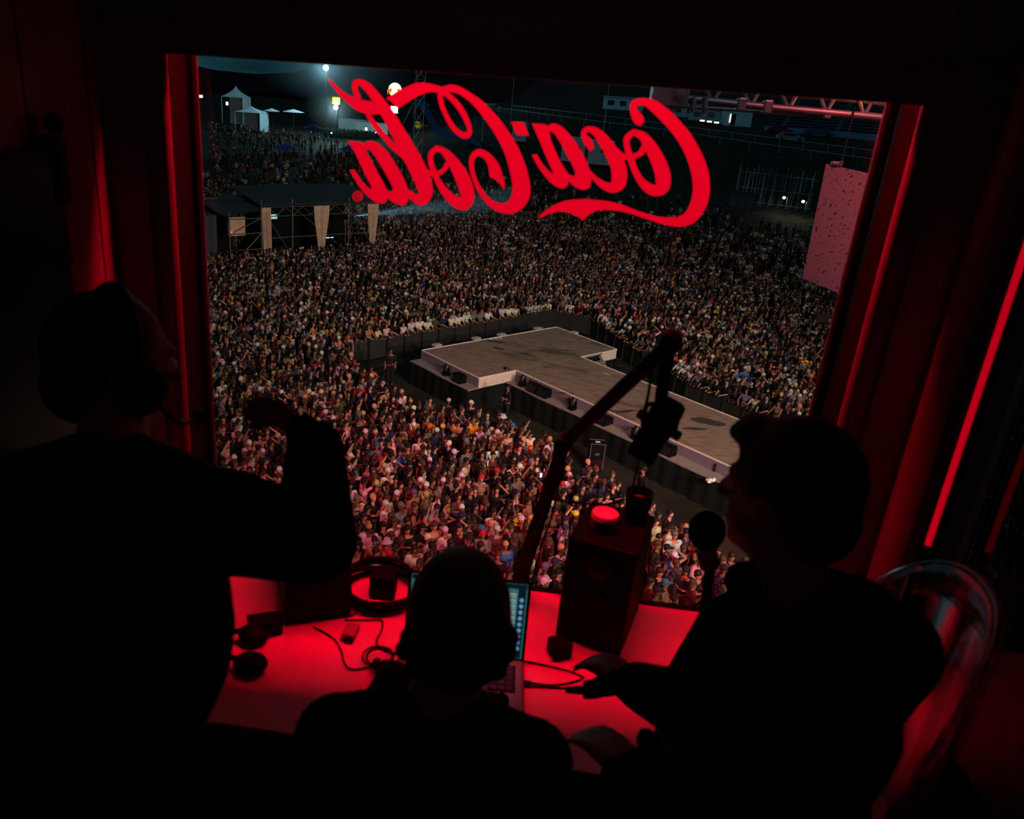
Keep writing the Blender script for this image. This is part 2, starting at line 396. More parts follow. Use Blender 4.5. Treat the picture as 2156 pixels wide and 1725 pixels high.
a_in = [(1325, 590), (1355, 600), (1395, 650), (1440, 725), (1490, 820), (1530, 900), (1557, 965), (1545, 995), (1510, 985), (1480, 955), (1425, 865), (1375, 760), (1335, 660)]
b = MB(); poly(b, z2, a_out, a_in); b.build('letter_a', M_sign, sign)
b = MB(); poly(b, z2, [(975, 503, H), (1090, 508, H), (1140, 628, H), (1025, 622, H)]); b.build('hyphen', M_sign, sign)
b = MB(); poly(b, z2, [(395, 228, H), (330, 195), (380, 175), (430, 165), (490, 175), (560, 210), (640, 260), (720, 320), (800, 400), (870, 480), (930, 560), (990, 650), (1040, 740), (1080, 830), (1115, 930), (1135, 1010), (1147, 1080), (1148, 1150), (1130, 1220), (1090, 1275), (1040, 1315), (980, 1335), (910, 1335), (850, 1315), (780, 1270), (720, 1205), (670, 1130), (630, 1040), (605, 960), (593, 890), (597, 830), (620, 785), (660, 755), (700, 752), (750, 770), (800, 810), (850, 870), (880, 930), (900, 1000), (915, 1060), (912, 1118, H), (880, 1075), (840, 1035), (780, 1000, H), (775, 950), (765, 900), (740, 850), (710, 825), (670, 818), (645, 840), (637, 890), (645, 960), (670, 1040), (710, 1110), (760, 1180), (820, 1225), (880, 1245), (930, 1235), (965, 1200), (985, 1140), (985, 1060), (970, 980), (950, 900), (920, 800), (880, 710), (820, 600), (750, 500), (690, 420), (620, 340), (540, 275), (470, 240)])
poly(b, z2, [(318, 215), (310, 240), (312, 300), (330, 370), (360, 440), (400, 520), (450, 590), (510, 640), (560, 657), (600, 640), (618, 600), (612, 540), (590, 470), (550, 390), (500, 320), (450, 270), (395, 228), (350, 205)], [(360, 265), (400, 290), (450, 345), (500, 410), (545, 490), (575, 560), (575, 590), (550, 600), (510, 580), (460, 530), (410, 450), (370, 360), (358, 300)])
poly(b, z2, [(-160, 290, H), (-105, 255), (-40, 215), (40, 180), (100, 155), (170, 147), (240, 155), (300, 170), (345, 187), (385, 205), (395, 228, H), (310, 236), (250, 232), (190, 245), (120, 275), (60, 310), (0, 350), (-50, 380, H), (-85, 350), (-120, 315)])
b.build('letter_c', M_sign, sign)
b = MB(); stroke(b, z2, [(300, 745, 50), (250, 790, 48), (245, 860, 45), (262, 930, 48), (290, 1000, 48), (340, 1090, 60), (410, 1180, 80), (490, 1238, 100), (550, 1245, 115), (580, 1195, 120), (568, 1110, 128), (530, 1010, 128), (476, 910, 108), (420, 830, 85), (360, 768, 60), (300, 745, 50)])
stroke(b, z2, [(392, 890, 45), (372, 930, 42), (330, 962, 42), (270, 980, 42), (215, 960, 42)]); b.build('letter_o', M_sign, sign)
b = MB(); stroke(b, z1, [(1525, 452, 50), (1498, 380, 45), (1500, 325, 48), (1545, 318, 55), (1610, 360, 75), (1690, 455, 88), (1790, 600, 110), (1880, 755, 125), (1960, 900, 140), (2040, 1050, 150), (2110, 1200, 150), (2138, 1310, 132), (2105, 1385, 105), (2040, 1365, 72), (1975, 1315, 50)])
stroke(b, z1, [(1615, 615, 34), (1680, 705, 50), (1770, 815, 50), (1850, 905, 52), (1930, 975, 50), (2015, 1060, 50)])
poly(b, z1, [(1245, 268, H), (1300, 322), (1370, 385), (1450, 438), (1540, 472), (1650, 490, H), (1695, 545), (1730, 603, H), (1660, 610), (1600, 602), (1520, 572), (1440, 512), (1370, 442), (1310, 370), (1268, 312)])
b.build('letter_l', M_sign, sign)
b = MB(); poly(b, z1, [(1435, 848, H), (1550, 858, H), (1570, 880, H), (1610, 852), (1670, 855), (1730, 890), (1800, 960), (1860, 1050), (1920, 1150), (1960, 1240), (1985, 1320), (1980, 1390), (1940, 1430), (1890, 1425), (1830, 1395), (1790, 1358, H), (1780, 1400), (1740, 1415), (1680, 1400), (1610, 1345), (1550, 1280), (1500, 1200), (1450, 1115, H), (1490, 1108, H), (1530, 1170), (1580, 1240), (1640, 1290), (1655, 1280, H), (1610, 1190), (1560, 1090), (1510, 980), (1470, 910)],
     [(1600, 925), (1630, 930), (1680, 985), (1730, 1070), (1790, 1170), (1830, 1250), (1845, 1290), (1820, 1310), (1790, 1295), (1750, 1220), (1700, 1130), (1650, 1030), (1610, 960)]); b.build('letter_a', M_sign, sign)
b = MB(); circ = lambda r: [(1522+r*math.cos(a*.5236), 1352+r*math.sin(a*.5236)) for a in range(12)]
poly(b, z1, circ(46), circ(31)); 
for seg in ([(1532, 1334, H), (1540, 1334, H), (1540, 1372, H), (1532, 1372, H)], [(1510, 1334, H), (1532, 1334, H), (1532, 1341, H), (1510, 1341, H)], [(1508, 1341, H), (1515, 1341, H), (1515, 1353, H), (1508, 1353, H)], [(1512, 1351, H), (1532, 1351, H), (1532, 1358, H), (1512, 1358, H)], [(1508, 1372, H), (1517, 1372, H), (1528, 1356, H), (1519, 1356, H)]): poly(b, z1, seg)
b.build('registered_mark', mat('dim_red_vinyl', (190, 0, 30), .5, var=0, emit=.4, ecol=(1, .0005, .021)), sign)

# ================================================================== things on the desk
ZD = ZDESK
def dk(px, py, up=0): return onz(px, py, ZD+up)
def frame_of(p0, p1):
    u = (Vector(p1)-Vector(p0)); u.z = 0; u.normalize(); return u, Vector((-u.y, u.x, 0))
# studio monitors
def monitor(fl, ang, label, w=.175, dp=.225, h=.305):
    u = Vector((math.cos(ang), math.sin(ang), 0)); v = Vector((-u.y, u.x, 0)); c = Vector(fl)+u*w/2+v*dp/2
    t = thing('studio_monitor', label, 'loudspeaker', (c.x, c.y, ZD), 'monitors at the sides of the laptop')
    R = Matrix.Rotation(ang, 3, 'Z')
    MB().bevbox((c.x, c.y, ZD+h/2+.001), (w, dp, h), .006, mtx=R).build('cabinet', M_black, t)
    # drivers look into the room
    f = c - v*(dp/2+.001)
    MB().lathe([(.062, 0), (.062, .004), (.05, .006), (.02, -.004), (.001, .002)], (f.x, f.y, ZD+.11), 24, axis=-v).build('woofer', M_rubber, t, True)
    MB().lathe([(.03, 0), (.03, .004), (.012, .006), (.001, .008)], (f.x, f.y, ZD+.235), 20, axis=-v).build('tweeter', M_darkmetal, t, True)
    return t, c, u, v
_, cR, uR, vR = monitor((dk(1168, 1340).x, dk(1168, 1340).y-.0, 0), math.radians(-17), 'black loudspeaker with a tin on top, right of the laptop')
pr_ = dk(740, 1300); aL = math.radians(24); uL = Vector((math.cos(aL), math.sin(aL), 0))
monitor((pr_.x-uL.x*.175, pr_.y-uL.y*.175, 0), aL, 'black loudspeaker behind the raised forearm, left of the coiled cable')
ztop = ZD+.306
p = onz(1270, 1112, ztop)
tn = thing('tin', 'round red-lit tin with a lid on the right loudspeaker', 'tin', (p.x, p.y, ztop))
MB().lathe([(.031, .001), (.033, .004), (.033, .034)], (p.x, p.y, ztop), 28).build('body', mat('tin_body', (120, 110, 118), .4, .3), tn, True)
MB().lathe([(.0345, .030), (.0345, .044), (.033, .046), (.026, .043), (.0, .043)], (p.x, p.y, ztop), 28, cap=False).build('lid', mat('tin_lid', (235, 225, 225), .3), tn, True)
MB().box((p.x-.012, p.y-.0305, ztop+.018), (.024, .006, .022)).build('label', M_black, tn)
p = cR+uR*.045+vR*.06
cp = thing('dark_tumbler', 'dark glass tumbler at the rear corner of right loudspeaker', 'cup', (p.x, p.y, ztop))
MB().lathe([(.028, .001), (.033, .05), (.035, .085), (.032, .085), (.026, .012), (.0, .01)], (p.x, p.y, ztop), 24, cap=False).build('cup_wall', M_black, cp, True)
MB().lathe([(.029, .0), (.0, .001)], (p.x, p.y, ztop+.06), 24, cap=False).build('drink', mat('red_drink', (120, 30, 40), .1), cp)
# laptop
hr, hl = dk(1100, 1402), dk(850, 1375)
u, v = frame_of(hl, hr); cx = (hl+hr)/2; Lw = .305
lp = thing('laptop', 'open laptop with a bright blue-green screen behind the seated head', 'laptop', (cx.x, cx.y, ZD))
R = Matrix((u, v, Vector((0, 0, 1)))).transposed()
MB().bevbox(cx - v*.105+Vector((0, 0, .009)), (Lw, .21, .014), .003, mtx=R).build('base', M_metal, lp)
kb = MB().box(cx - v*.072+Vector((0, 0, .0168)), (Lw*.86, .095, .002), mtx=R).build('keyboard', M_black, lp)
kk = MB()
for r in range(5):
    for c in range(13): kk.box(cx+u*((c-6)*.0196)-v*(.034+r*.0185)+Vector((0, 0, .0185)), (.0165, .0155, .002), mtx=R)
kk.build('keys', mat('black_keys', (20, 20, 22), .5), kb)
MB().box(cx - v*.165+Vector((0, 0, .0165)), (.1, .065, .001), mtx=R).build('trackpad', mat('trackpad_grey', (120, 120, 122), .4), lp)
tilt = math.radians(16); sup = (Vector((0, 0, 1))*math.cos(tilt)+v*math.sin(tilt)); sn = u.cross(sup)
S = Matrix((u, sn, sup)).transposed(); sc = cx+Vector((0, 0, .012))+sup*.104
scr = MB().bevbox(sc, (Lw, .007, .205), .003, mtx=S).build('screen_lid', M_black, lp)
f = -sn if (-sn).dot(Vector((0, -1, 0))) > 0 else sn
disp = mat('screen_teal', (60, 150, 160), .4, var=.35, scale=25, emit=.22, ecol=lin((95, 195, 205)))
MB().box(sc+f*.0042, (Lw-.016, .001, .19), mtx=S).build('display', disp, scr)
icm = mat('screen_icon_blue', (90, 170, 220), .4, emit=.5, ecol=lin((110, 190, 235))); tx = mat('screen_text', (190, 225, 225), .4, emit=.42, ecol=lin((180, 225, 225))); dkp = mat('screen_dark', (10, 60, 85), .4, emit=.05, ecol=lin((30, 110, 140)))
MB().box(sc+f*.0050+u*.132, (.02, .0008, .188), mtx=S).build('side_dock', dkp, scr)
MB().box(sc+f*.0050+sup*.0885, (Lw-.018, .0008, .012), mtx=S).build('menu_bar', dkp, scr)
i1 = MB(); i2 = MB(); i3 = MB()
for k in range(9):
    i1.lathe([(.0058, 0), (.0058, .001)], sc+f*.0050+u*.087+sup*(.068-.0145*k), 10, axis=f)
    i2.box(sc+f*.0050+u*.108+sup*(.068-.0145*k), (.022, .0008, .0035), mtx=S)
    i2.box(sc+f*.0050+u*.108+sup*(.0615-.0145*k), (.022, .0008, .002), mtx=S)
    i3.lathe([(.0052, 0), (.0052, .001)], sc+f*.0056+u*.132+sup*(.055-.0155*k), 10, axis=f)
i1.build('file_icons', icm, scr); i2.build('file_rows', tx, scr); i3.build('dock_icons', icm, scr)
# cables
def cable(pts, r, label, nm='cable', up=0, grp=None):
    P = smooth_path([dk(x, y)+Vector((0, 0, r+.0005+(z_ if len(q) else 0))) for (x, y, *q) in pts for z_ in [q[0] if q else 0]], 6)
    o = MB().tube(P, r, 6).build(nm, M_rubber, None, True); return tag(o, label, 'cable', grp)
co = thing('coiled_cable', 'thick black cable coiled around a small box at the window', 'cable', dk(805, 1245))
cc = dk(805, 1245)
for k in range(5):
    rr = .093+.004*(k % 3); MBt = MB()
    pts = [cc+Vector((rr*math.cos(a)*1.05+.004*math.sin(3*a+k), rr*math.sin(a)*.95-.006*k, .008+.0125*(k//2)+.004*math.sin(2*a+k)+.004+.012*(k > 2)*(1+math.sin(a)))) for a in [2*PI*i/40 for i in range(40)]]
    MBt.tube(pts, .0062, 6, True).build('loop', M_rubber, co, True)
bb = dk(802, 1258)
pw = thing('power_brick', 'square black power box inside the coiled cable', 'power supply', (bb.x, bb.y, ZD))
MB().bevbox((bb.x+.002, bb.y+.02, ZD+.036), (.072, .06, .07), .004, rz=.05).build('case', M_black, pw)
MB().box((bb.x+.002, bb.y-.0115, ZD+.04), (.03, .003, .012), rz=.05).build('socket', M_rubber, pw)
ad = dk(738, 1338)
aw = thing('white_adapter', 'small white charger block lying left of the cables', 'charger', (ad.x, ad.y, ZD))
MB().bevbox((ad.x, ad.y, ZD+.011), (.036, .052, .02), .004, rz=-.08).build('block', mat('adapter_white', (150, 140, 142), .6), aw)
MB().box((ad.x+.003, ad.y-.03, ZD+.008), (.022, .01, .008), rz=-.08).build('plug', M_black, aw)
cable([(660, 1322), (700, 1345), (718, 1372), (726, 1400), (742, 1412), (775, 1408), (800, 1402), (815, 1410, .004), (828, 1416)], .0024, 'black cable curving below the white charger block')
cable([(726, 1308), (770, 1308), (803, 1309), (803, 1330), (793, 1352), (800, 1368), (830, 1378), (838, 1380)], .0026, 'black cable with a square bend right of the white charger')
cable([(752, 1270), (753, 1290), (738, 1300)], .0024, 'short black cable hanging from the coil to left loudspeaker')
l2 = thing('small_cable_loop', 'small thin cable loop with twin plugs left of the laptop', 'cable', dk(798, 1392))
lc = dk(798, 1388)
for k, (dx, dy, rx, ry) in enumerate([(.002, .006, .034, .036), (-.004, -.002, .037, .038), (.004, -.012, .032, .033)]):
    MB().tube([lc+Vector((dx+rx*math.cos(a), dy+ry*math.sin(a), .004+.005*k)) for a in [2*PI*i/28 for i in range(28)]], .0022, 6, True).build('loop', M_rubber, l2, True)
for dy in (0, .009): MB().bevbox(lc+Vector((.03, -.022-dy, .005)), (.028, .006, .006), .001).build('plug', M_rubber, l2)
c3 = thing('twin_lead', 'two thin black leads with plugs right of the laptop', 'cable', dk(1160, 1440))
for q in ([(1100, 1394), (1150, 1404), (1200, 1416), (1230, 1430)], [(1118, 1440), (1160, 1445), (1200, 1440), (1225, 1432)], [(1118, 1447), (1160, 1450), (1200, 1452), (1240, 1458)]):
    MB().tube(smooth_path([dk(x, y)+Vector((0, 0, .003)) for x, y in q], 5), .0022, 6).build('lead', M_rubber, c3, True)
for y in (1439, 1447): MB().bevbox(dk(1108, y)+Vector((0, 0, .004)), (.022, .006, .006), .001).build('plug', M_rubber, c3)
kb_ = dk(1176, 1378); sb = thing('black_cube_speaker', 'small black cube standing before the right loudspeaker', 'box', (kb_.x, kb_.y, ZD))
MB().bevbox((kb_.x, kb_.y, ZD+.023), (.052, .046, .044), .004, rz=.5).build('case', M_black, sb)
MB().box((kb_.x-.012, kb_.y-.022, ZD+.024), (.03, .004, .02), rz=.5).build('front_grille', M_rubber, sb)
# headphones lying at the left
hp = dk(528, 1412); hpt = thing('headphones', 'black headphones lying on the desk by the left operator', 'headphones', (hp.x, hp.y, ZD))
MB().ell(hp+Vector((0, .0, .022)), (.042, .036, .022), 16, 8).build('ear_cup', M_black, hpt, True)
MB().ell(hp+Vector((-.03, .105, .022)), (.040, .034, .022), 16, 8).build('ear_cup', M_black, hpt, True)
MB().tube([hp+Vector((-.015-.10*math.sin(a), .052-.055*math.cos(a), .03)) for a in [PI*i/14 for i in range(15)]], .007, 8).build('headband', M_black, hpt, True)
ob = dk(606, 1322); bx_ = thing('black_case', 'low black case against the left loudspeaker', 'case', (ob.x, ob.y, ZD))
MB().bevbox((ob.x-.05, ob.y-.03, ZD+.02), (.085, .045, .038), .004, rz=.45).build('case_body', M_black, bx_)
MB().bevbox((ob.x-.05, ob.y-.03, ZD+.0425), (.087, .047, .006), .002, rz=.45).build('case_lid', M_black, bx_)

# boom arm and its broadcast microphone
A = dk(1092, 1212); A.y = 1.925; A.x = .045
Bp = ony(1188, 932, 1.80); Cp = ony(1412, 722, 1.60)
bo = thing('microphone_arm', 'black jointed microphone arm rising from the desk behind the laptop', 'microphone arm', (A.x, A.y, ZD))
MB().bevbox((A.x, A.y, ZD+.02), (.06, .06, .038), .004).build('clamp', M_black, bo)
MB().lathe([(.022, 0), (.022, .06)], (A.x, A.y, ZD+.038), 16).build('collar', M_black, bo, True)
lo = MB().tube([Vector((A.x, A.y, ZD+.09)), Bp], [.021, .017], 12).build('lower_arm', M_black, bo, True)
MB().tube([Vector((A.x+.03, A.y, ZD+.04)), Vector((A.x+.045, A.y-.01, ZD+.2)), A+(Bp-A)*.55+Vector((.022, 0, 0)), Bp+Vector((.01, 0, -.02))], .003, 6).build('lead', M_rubber, lo, True)
MB().lathe([(.021, -.024), (.021, .024)], Bp, 16, axis=(.3, 1, .2)).build('elbow_joint', M_black, bo, True)
MB().tube([Bp, Cp], .0165, 12).build('upper_arm', M_black, bo, True)
MB().ell(Cp+Vector((0, 0, .002)), (.024, .024, .026), 14, 8).build('end_joint', M_black, bo, True)
MB().lathe([(.020, 0), (.021, .008), (.012, .014), (.0, .016)], Cp+Vector((.002, 0, .014)), 16, cap=False).build('joint_cap', mat('red_joint_cap', (170, 30, 45), .4), bo, True)
M1 = ony(1398, 790, 1.60); M2 = ony(1392, 850, 1.59); T0 = ony(1418, 842, 1.60); T1 = ony(1345, 968, 1.55)
mc = thing('broadcast_microphone', 'black broadcast microphone hanging from the arm before the runway', 'microphone', M2)
MB().tube([Cp+Vector((0, 0, -.012)), M1, M2+Vector((0, 0, -.02))], .0135, 10).build('stem', M_black, mc, True)
ax = (T1-T0).normalized()
MB().lathe([(.022, 0), (.031, .006), (.033, .02), (.033, (T1-T0).length*.55), (.030, (T1-T0).length*.6), (.030, (T1-T0).length-.006), (.026, (T1-T0).length)], T0, 24, axis=ax).build('body', M_black, mc, True)
yk = MB()
k0 = T0+ax*.06; s_ = ax.cross(Vector((0, 1, 0))).normalized()
yk.tube([k0+s_*.037, k0+s_*.037+Vector((0, -.01, .03)), M2], .006, 8); yk.tube([k0-s_*.037, k0-s_*.037+Vector((0, -.01, .03)), M2], .006, 8)
yk.build('yoke', M_black, mc, True)
MB().lathe([(.011, 0), (.011, .014)], k0+s_*.036, 12, axis=s_).build('knob', M_black, mc, True)
MB().lathe([(.011, 0), (.011, .014)], k0-s_*.036, 12, axis=-s_).build('knob', mat('red_knob', (150, 20, 45), .4), mc, True)
MB().tube(smooth_path([Cp+Vector((-.03, 0, -.02)), ony(1365, 830, 1.6), ony(1352, 890, 1.57), T0+ax*.05-s_*.02], 6), .0035, 6).build('lead', M_rubber, mc, True)
MB().tube(smooth_path([T1, ony(1338, 1000, 1.58), ony(1318, 1050, 1.65), ony(1250, 1062, 1.75), ony(1150, 1050, 1.80)], 6), .0028, 6).build('lead', M_rubber, mc, True)
# foam microphone near the right operator's face
fb = at(1488, 1118, 1.55); fs = thing('foam_microphone', 'black foam-covered microphone in front of the right operator', 'microphone', (fb.x, fb.y, ZD))
MB().ell(fb, (.036, .032, .042), 16, 10).build('foam_cover', M_fabric_black, fs, True)
MB().lathe([(.021, 0), (.021, .03), (.018, .034)], fb+Vector((.02, .0, -.075)), 18, axis=(-.45, 0, 1)).build('ring', mat('red_band', (150, 30, 40), .4), fs, True)
MB().tube([fb+Vector((.02, 0, -.07)), Vector((fb.x+.05, fb.y+.02, ZD+.18)), Vector((fb.x+.05, fb.y+.04, ZD+.01))], .011, 10).build('stand', M_black, fs, True)
MB().lathe([(.06, .001), (.06, .012), (.05, .016)], (fb.x+.05, fb.y+.04, ZD), 24).build('base', M_black, fs, True)

# ================================================================== wall things and floor things in the booth
# left wall: black panel, clamp device, hanging strap
q = onx(108, 340, XWL+.03)
pn = thing('black_wall_panel', 'black panel on the left wall at the frame edge', 'screen', (XWL+.02, 1.36, 12.3))
zt_ = onx(60, 312, XWL).z; y0_ = onx(96, 420, XWL).y
MB().bevbox((XWL+.022, y0_-.21, zt_-.46), (.04, .42, .92), .006).build('housing', M_black, pn)
MB().box((XWL+.0435, y0_-.21, zt_-.46), (.002, .38, .86)).build('screen_face', mat('black_screen', (5, 5, 6), .2), pn)
dv = thing('wall_handset', 'black handset clipped upright on the left wall panel', 'handset', q)
t0, t1 = onx(112, 250, XWL+.03), onx(108, 432, XWL+.03)
MB().bevbox((XWL+.03, (t0.y+t1.y)/2, (t0.z-.03+t1.z)/2), (.05, .034, abs(t0.z-.03-t1.z)), .006).build('body', M_black, dv)
MB().ell((XWL+.03, t0.y, t0.z-.008), (.02, .018, .022), 12, 8).build('knob', M_black, dv, True)
MB().bevbox((XWL+.012, y0_-.03, zt_-.045), (.02, .09, .06), .004).build('clip', M_black, dv)
sp_ = smooth_path([onx(122, 425, XWL+.02), onx(135, 470, XWL+.015), onx(142, 520, XWL+.012), onx(150, 552, XWL+.012)], 5)
MB().tube(sp_, .006, 8).build('strap', M_rubber, dv, True)
# clear bar stool
clear = bpy.data.materials.new('clear_polycarbonate'); clear.use_nodes = True; t = clear.node_tree
for n_ in list(t.nodes): t.nodes.remove(n_)
out = t.nodes.new('ShaderNodeOutputMaterial'); mx = t.nodes.new('ShaderNodeMixShader'); tr = t.nodes.new('ShaderNodeBsdfTransparent'); gs = t.nodes.new('ShaderNodeBsdfGlossy'); lw_ = t.nodes.new('ShaderNodeLayerWeight')
lw_.inputs['Blend'].default_value = .35; gs.inputs['Roughness'].default_value = .12; tr.inputs['Color'].default_value = (.86, .84, .85, 1)
t.links.new(lw_.outputs['Facing'], mx.inputs[0]); t.links.new(tr.outputs[0], mx.inputs[1]); t.links.new(gs.outputs[0], mx.inputs[2]); t.links.new(mx.outputs[0], out.inputs[0])
SX, SY = .55, 1.20; ZS = ZF+.665
stl = thing('clear_bar_stool', 'see-through plastic bar stool with a rounded back by right wall', 'stool', (SX, SY, ZF))
MB().bevbox((SX, SY, ZS), (.34, .34, .025), .010).build('seat', clear, stl, True)
# the back curves round the sitter, towards the right wall
nb = 20; rows = [(.02, .18), (.17, .20), (.34, .215), (.52, .222), (.65, .225), (.715, .225)]
def bpt(k, h_, rad):
    a = math.radians(-72+k*(144/nb)); return Vector((SX+rad*math.cos(a), SY+rad*math.sin(a), ZS+h_*(1-.45*abs(k/nb*2-1)**2.6)))
bk = MB(); bk.v = [tuple(bpt(k, h_, rad)) for h_, rad in rows for k in range(nb+1)]
for r_i in range(len(rows)-1):
    for k in range(nb): o = r_i*(nb+1)+k; bk.f.append((o, o+1, o+nb+2, o+nb+1))
bo_ = bk.build('backrest', clear, stl, True); sm = bo_.modifiers.new('solid', 'SOLIDIFY'); sm.thickness = .012
MB().tube([bpt(k, .715, .225) for k in range(nb+1)], .009, 8).build('rim', clear, stl, True)
for k in (4, 15): MB().tube([bpt(k, h_, rad) for h_, rad in rows], .012, 8).build('back_rib', clear, stl, True)
for sx, sy in ((-1, -1), (1, -1), (-1, 1), (1, 1)):
    MB().tube([(SX+sx*.14, SY+sy*.14, ZS-.01), (SX+sx*.18, SY+sy*.18, ZF+.002)], [.02, .015], 8).build('leg', clear, stl, True)
for (a0, a1) in (((-1, -1), (1, -1)), ((1, -1), (1, 1)), ((-1, 1), (-1, -1)), ((1, 1), (-1, 1))):
    MB().tube([(SX+a0[0]*.165, SY+a0[1]*.165, ZF+.22), (SX+a1[0]*.165, SY+a1[1]*.165, ZF+.22)], .012, 8).build('foot_rail', clear, stl, True)
# print('STOOL', [tuple(round(c) for c in proj(bpt(k, .715, .225))[:2]) for k in (0, 5, 10, 15, 20)])
# case on the floor at lower right
fcp = onz(1560, 1640, ZF+.5)
fc = thing('equipment_case', 'dark equipment case on the floor at the lower right', 'case', (fcp.x+.03, fcp.y-.05, ZF))
MB().bevbox((fcp.x+.03, fcp.y-.06, ZF+.247), (.2, .30, .49), .01).build('case_body', M_black, fc)
pl = MB(); c0 = Vector((fcp.x+.03, fcp.y-.02, 0))
pl.bevbox((c0.x, c0.y, ZF+.4955), (.062, .034, .006), .002, rz=.15).build('latch_plate', mat('pale_latch', (190, 180, 182), .4, .5), fc)
for dx in (-.014, .014): MB().lathe([(.0065, 0), (.0065, .0012)], (c0.x+dx, c0.y+dx*.15, ZF+.4985), 12).build('hole', M_rubber, fc)
# outside the side window: dark steel panel with a pale edge and bolts
sp0, sp1 = onx(2121, 888, 1.35), onx(1996, 1264, 1.35)
pnl = thing('steel_side_panel', 'dark steel panel with bolts outside the side window', 'panel', (1.40, sp0.y-.3, 11))
MB().box((1.40, .5, 12.7), (.04, 3.9, 4.6)).build('sheet', M_darkmetal, pnl)
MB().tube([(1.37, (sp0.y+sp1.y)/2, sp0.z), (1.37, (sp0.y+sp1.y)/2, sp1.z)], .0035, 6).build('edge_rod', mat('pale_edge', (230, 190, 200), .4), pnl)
for x, y in ((2124, 925), (2080, 1048), (2040, 1163), (2000, 1272)):
    bp = onx(x, y, 1.376); MB().lathe([(.006, 0), (.006, .006), (.003, .008)], bp, 10, axis=(-1, 0, 0)).build('bolt', M_metal, pnl)

# ================================================================== OUTSIDE
# -------- the T-shaped runway stage
ZS_ = 1.5
def sp(px, py, z=ZS_): return onz(px, py, z)
M_deck = bpy.data.materials.new('worn_stage_ply'); M_deck.use_nodes = True; t = M_deck.node_tree; b = t.nodes['Principled BSDF']; b.inputs['Roughness'].default_value = .85
tc = t.nodes.new('ShaderNodeTexCoord'); n1 = t.nodes.new('ShaderNodeTexNoise'); n1.inputs['Scale'].default_value = .55; n1.inputs['Detail'].default_value = 6; n1.inputs['Roughness'].default_value = .65
n2 = t.nodes.new('ShaderNodeTexNoise'); n2.inputs['Scale'].default_value = 5; n2.inputs['Detail'].default_value = 5
r1 = t.nodes.new('ShaderNodeValToRGB'); r1.color_ramp.elements[0].position = .33; r1.color_ramp.elements[0].color = lin((58, 47, 42))+(1,); r1.color_ramp.elements[1].position = .44; r1.color_ramp.elements[1].color = lin((140, 116, 98))+(1,)
r2 = t.nodes.new('ShaderNodeValToRGB'); r2.color_ramp.elements[0].position = .3; r2.color_ramp.elements[0].color = (.62, .62, .62, 1); r2.color_ramp.elements[1].position = .6; r2.color_ramp.elements[1].color = (1, 1, 1, 1)
mp = t.nodes.new('ShaderNodeMapping'); mp.inputs['Rotation'].default_value = (0, 0, .85); mp.inputs['Scale'].default_value = (.45, 1.3, 1)
mx = t.nodes.new('ShaderNodeMix'); mx.data_type = 'RGBA'; mx.blend_type = 'MULTIPLY'; mx.inputs[0].default_value = 1
t.links.new(tc.outputs['Object'], mp.inputs['Vector']); t.links.new(mp.outputs['Vector'], n1.inputs['Vector']); t.links.new(mp.outputs['Vector'], n2.inputs['Vector'])
t.links.new(n1.outputs['Fac'], r1.inputs['Fac']); t.links.new(n2.outputs['Fac'], r2.inputs['Fac']); t.links.new(r1.outputs['Color'], mx.inputs[6]); t.links.new(r2.outputs['Color'], mx.inputs[7]); t.links.new(mx.outputs[2], b.inputs['Base Color'])
M_trim = mat('pale_edge_trim', (215, 200, 190), .6)
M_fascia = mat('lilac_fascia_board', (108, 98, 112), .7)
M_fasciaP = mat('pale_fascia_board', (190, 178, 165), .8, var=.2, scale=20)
M_drape = mat('black_drape', (18, 24, 24), .95, var=.4, scale=.8, spec=.1)
M_ledge = mat('grey_ledge', (128, 118, 110), .8)
P_tl, P_ap, P_cor, P_in = sp(888, 738), sp(1172, 689), sp(996, 797), sp(1080, 777)
e2 = (P_ap-P_tl).normalized()                       # along the crossbar
P_r = sp(1290, 740)
e1 = Vector((e2.y, -e2.x, 0))                        # towards the main stage
O = P_tl.copy(); O.z = 0
LB = (P_ap-P_tl).length                              # crossbar length
DB = ((P_cor-P_tl).dot(e1)+(P_r-P_ap).dot(e1))/2     # crossbar depth
wa, wb = (P_in-P_tl).dot(e2), (sp(1218, 750)-P_tl).dot(e2)
RUN = 21.0
def L2(a, c, z=0): return O+e2*a+e1*c+Vector((0, 0, z))
stg = thing('runway_stage', 'T-shaped runway stage with worn wooden deck amid the crowd', 'stage', L2(LB/2, DB/2))
def slab(nm, a0, a1, c0, c1, z0, z1, mt, par):
    return MB().prism([L2(a0, c0), L2(a1, c0), L2(a1, c1), L2(a0, c1)], z0, z1).build(nm, mt, par)
wm = (wa+wb)/2
g = .022
for (a0, a1, c0, c1) in ((0, wm, 0, DB), (wm, LB, 0, DB), (wa, wm, DB, DB+7), (wm, wb, DB, DB+7), (wa, wm, DB+7, DB+14), (wm, wb, DB+7, DB+14), (wa, wm, DB+14, DB+RUN), (wm, wb, DB+14, DB+RUN)):
    slab('deck_panel', a0+g, a1-g, c0+g/2, c1-g/2, ZS_-.05, ZS_, M_deck, stg)
slab('substructure', .05, LB-.05, .05, DB-.05, .02, ZS_-.06, M_drape, stg); slab('substructure', wa+.05, wb-.05, DB-.05, DB+RUN, .02, ZS_-.06, M_drape, stg)
def edge(p, q, mt=M_trim): MB().bar(p, q, .05, .05).build('edge_trim', mt, stg)
zt = ZS_+.005
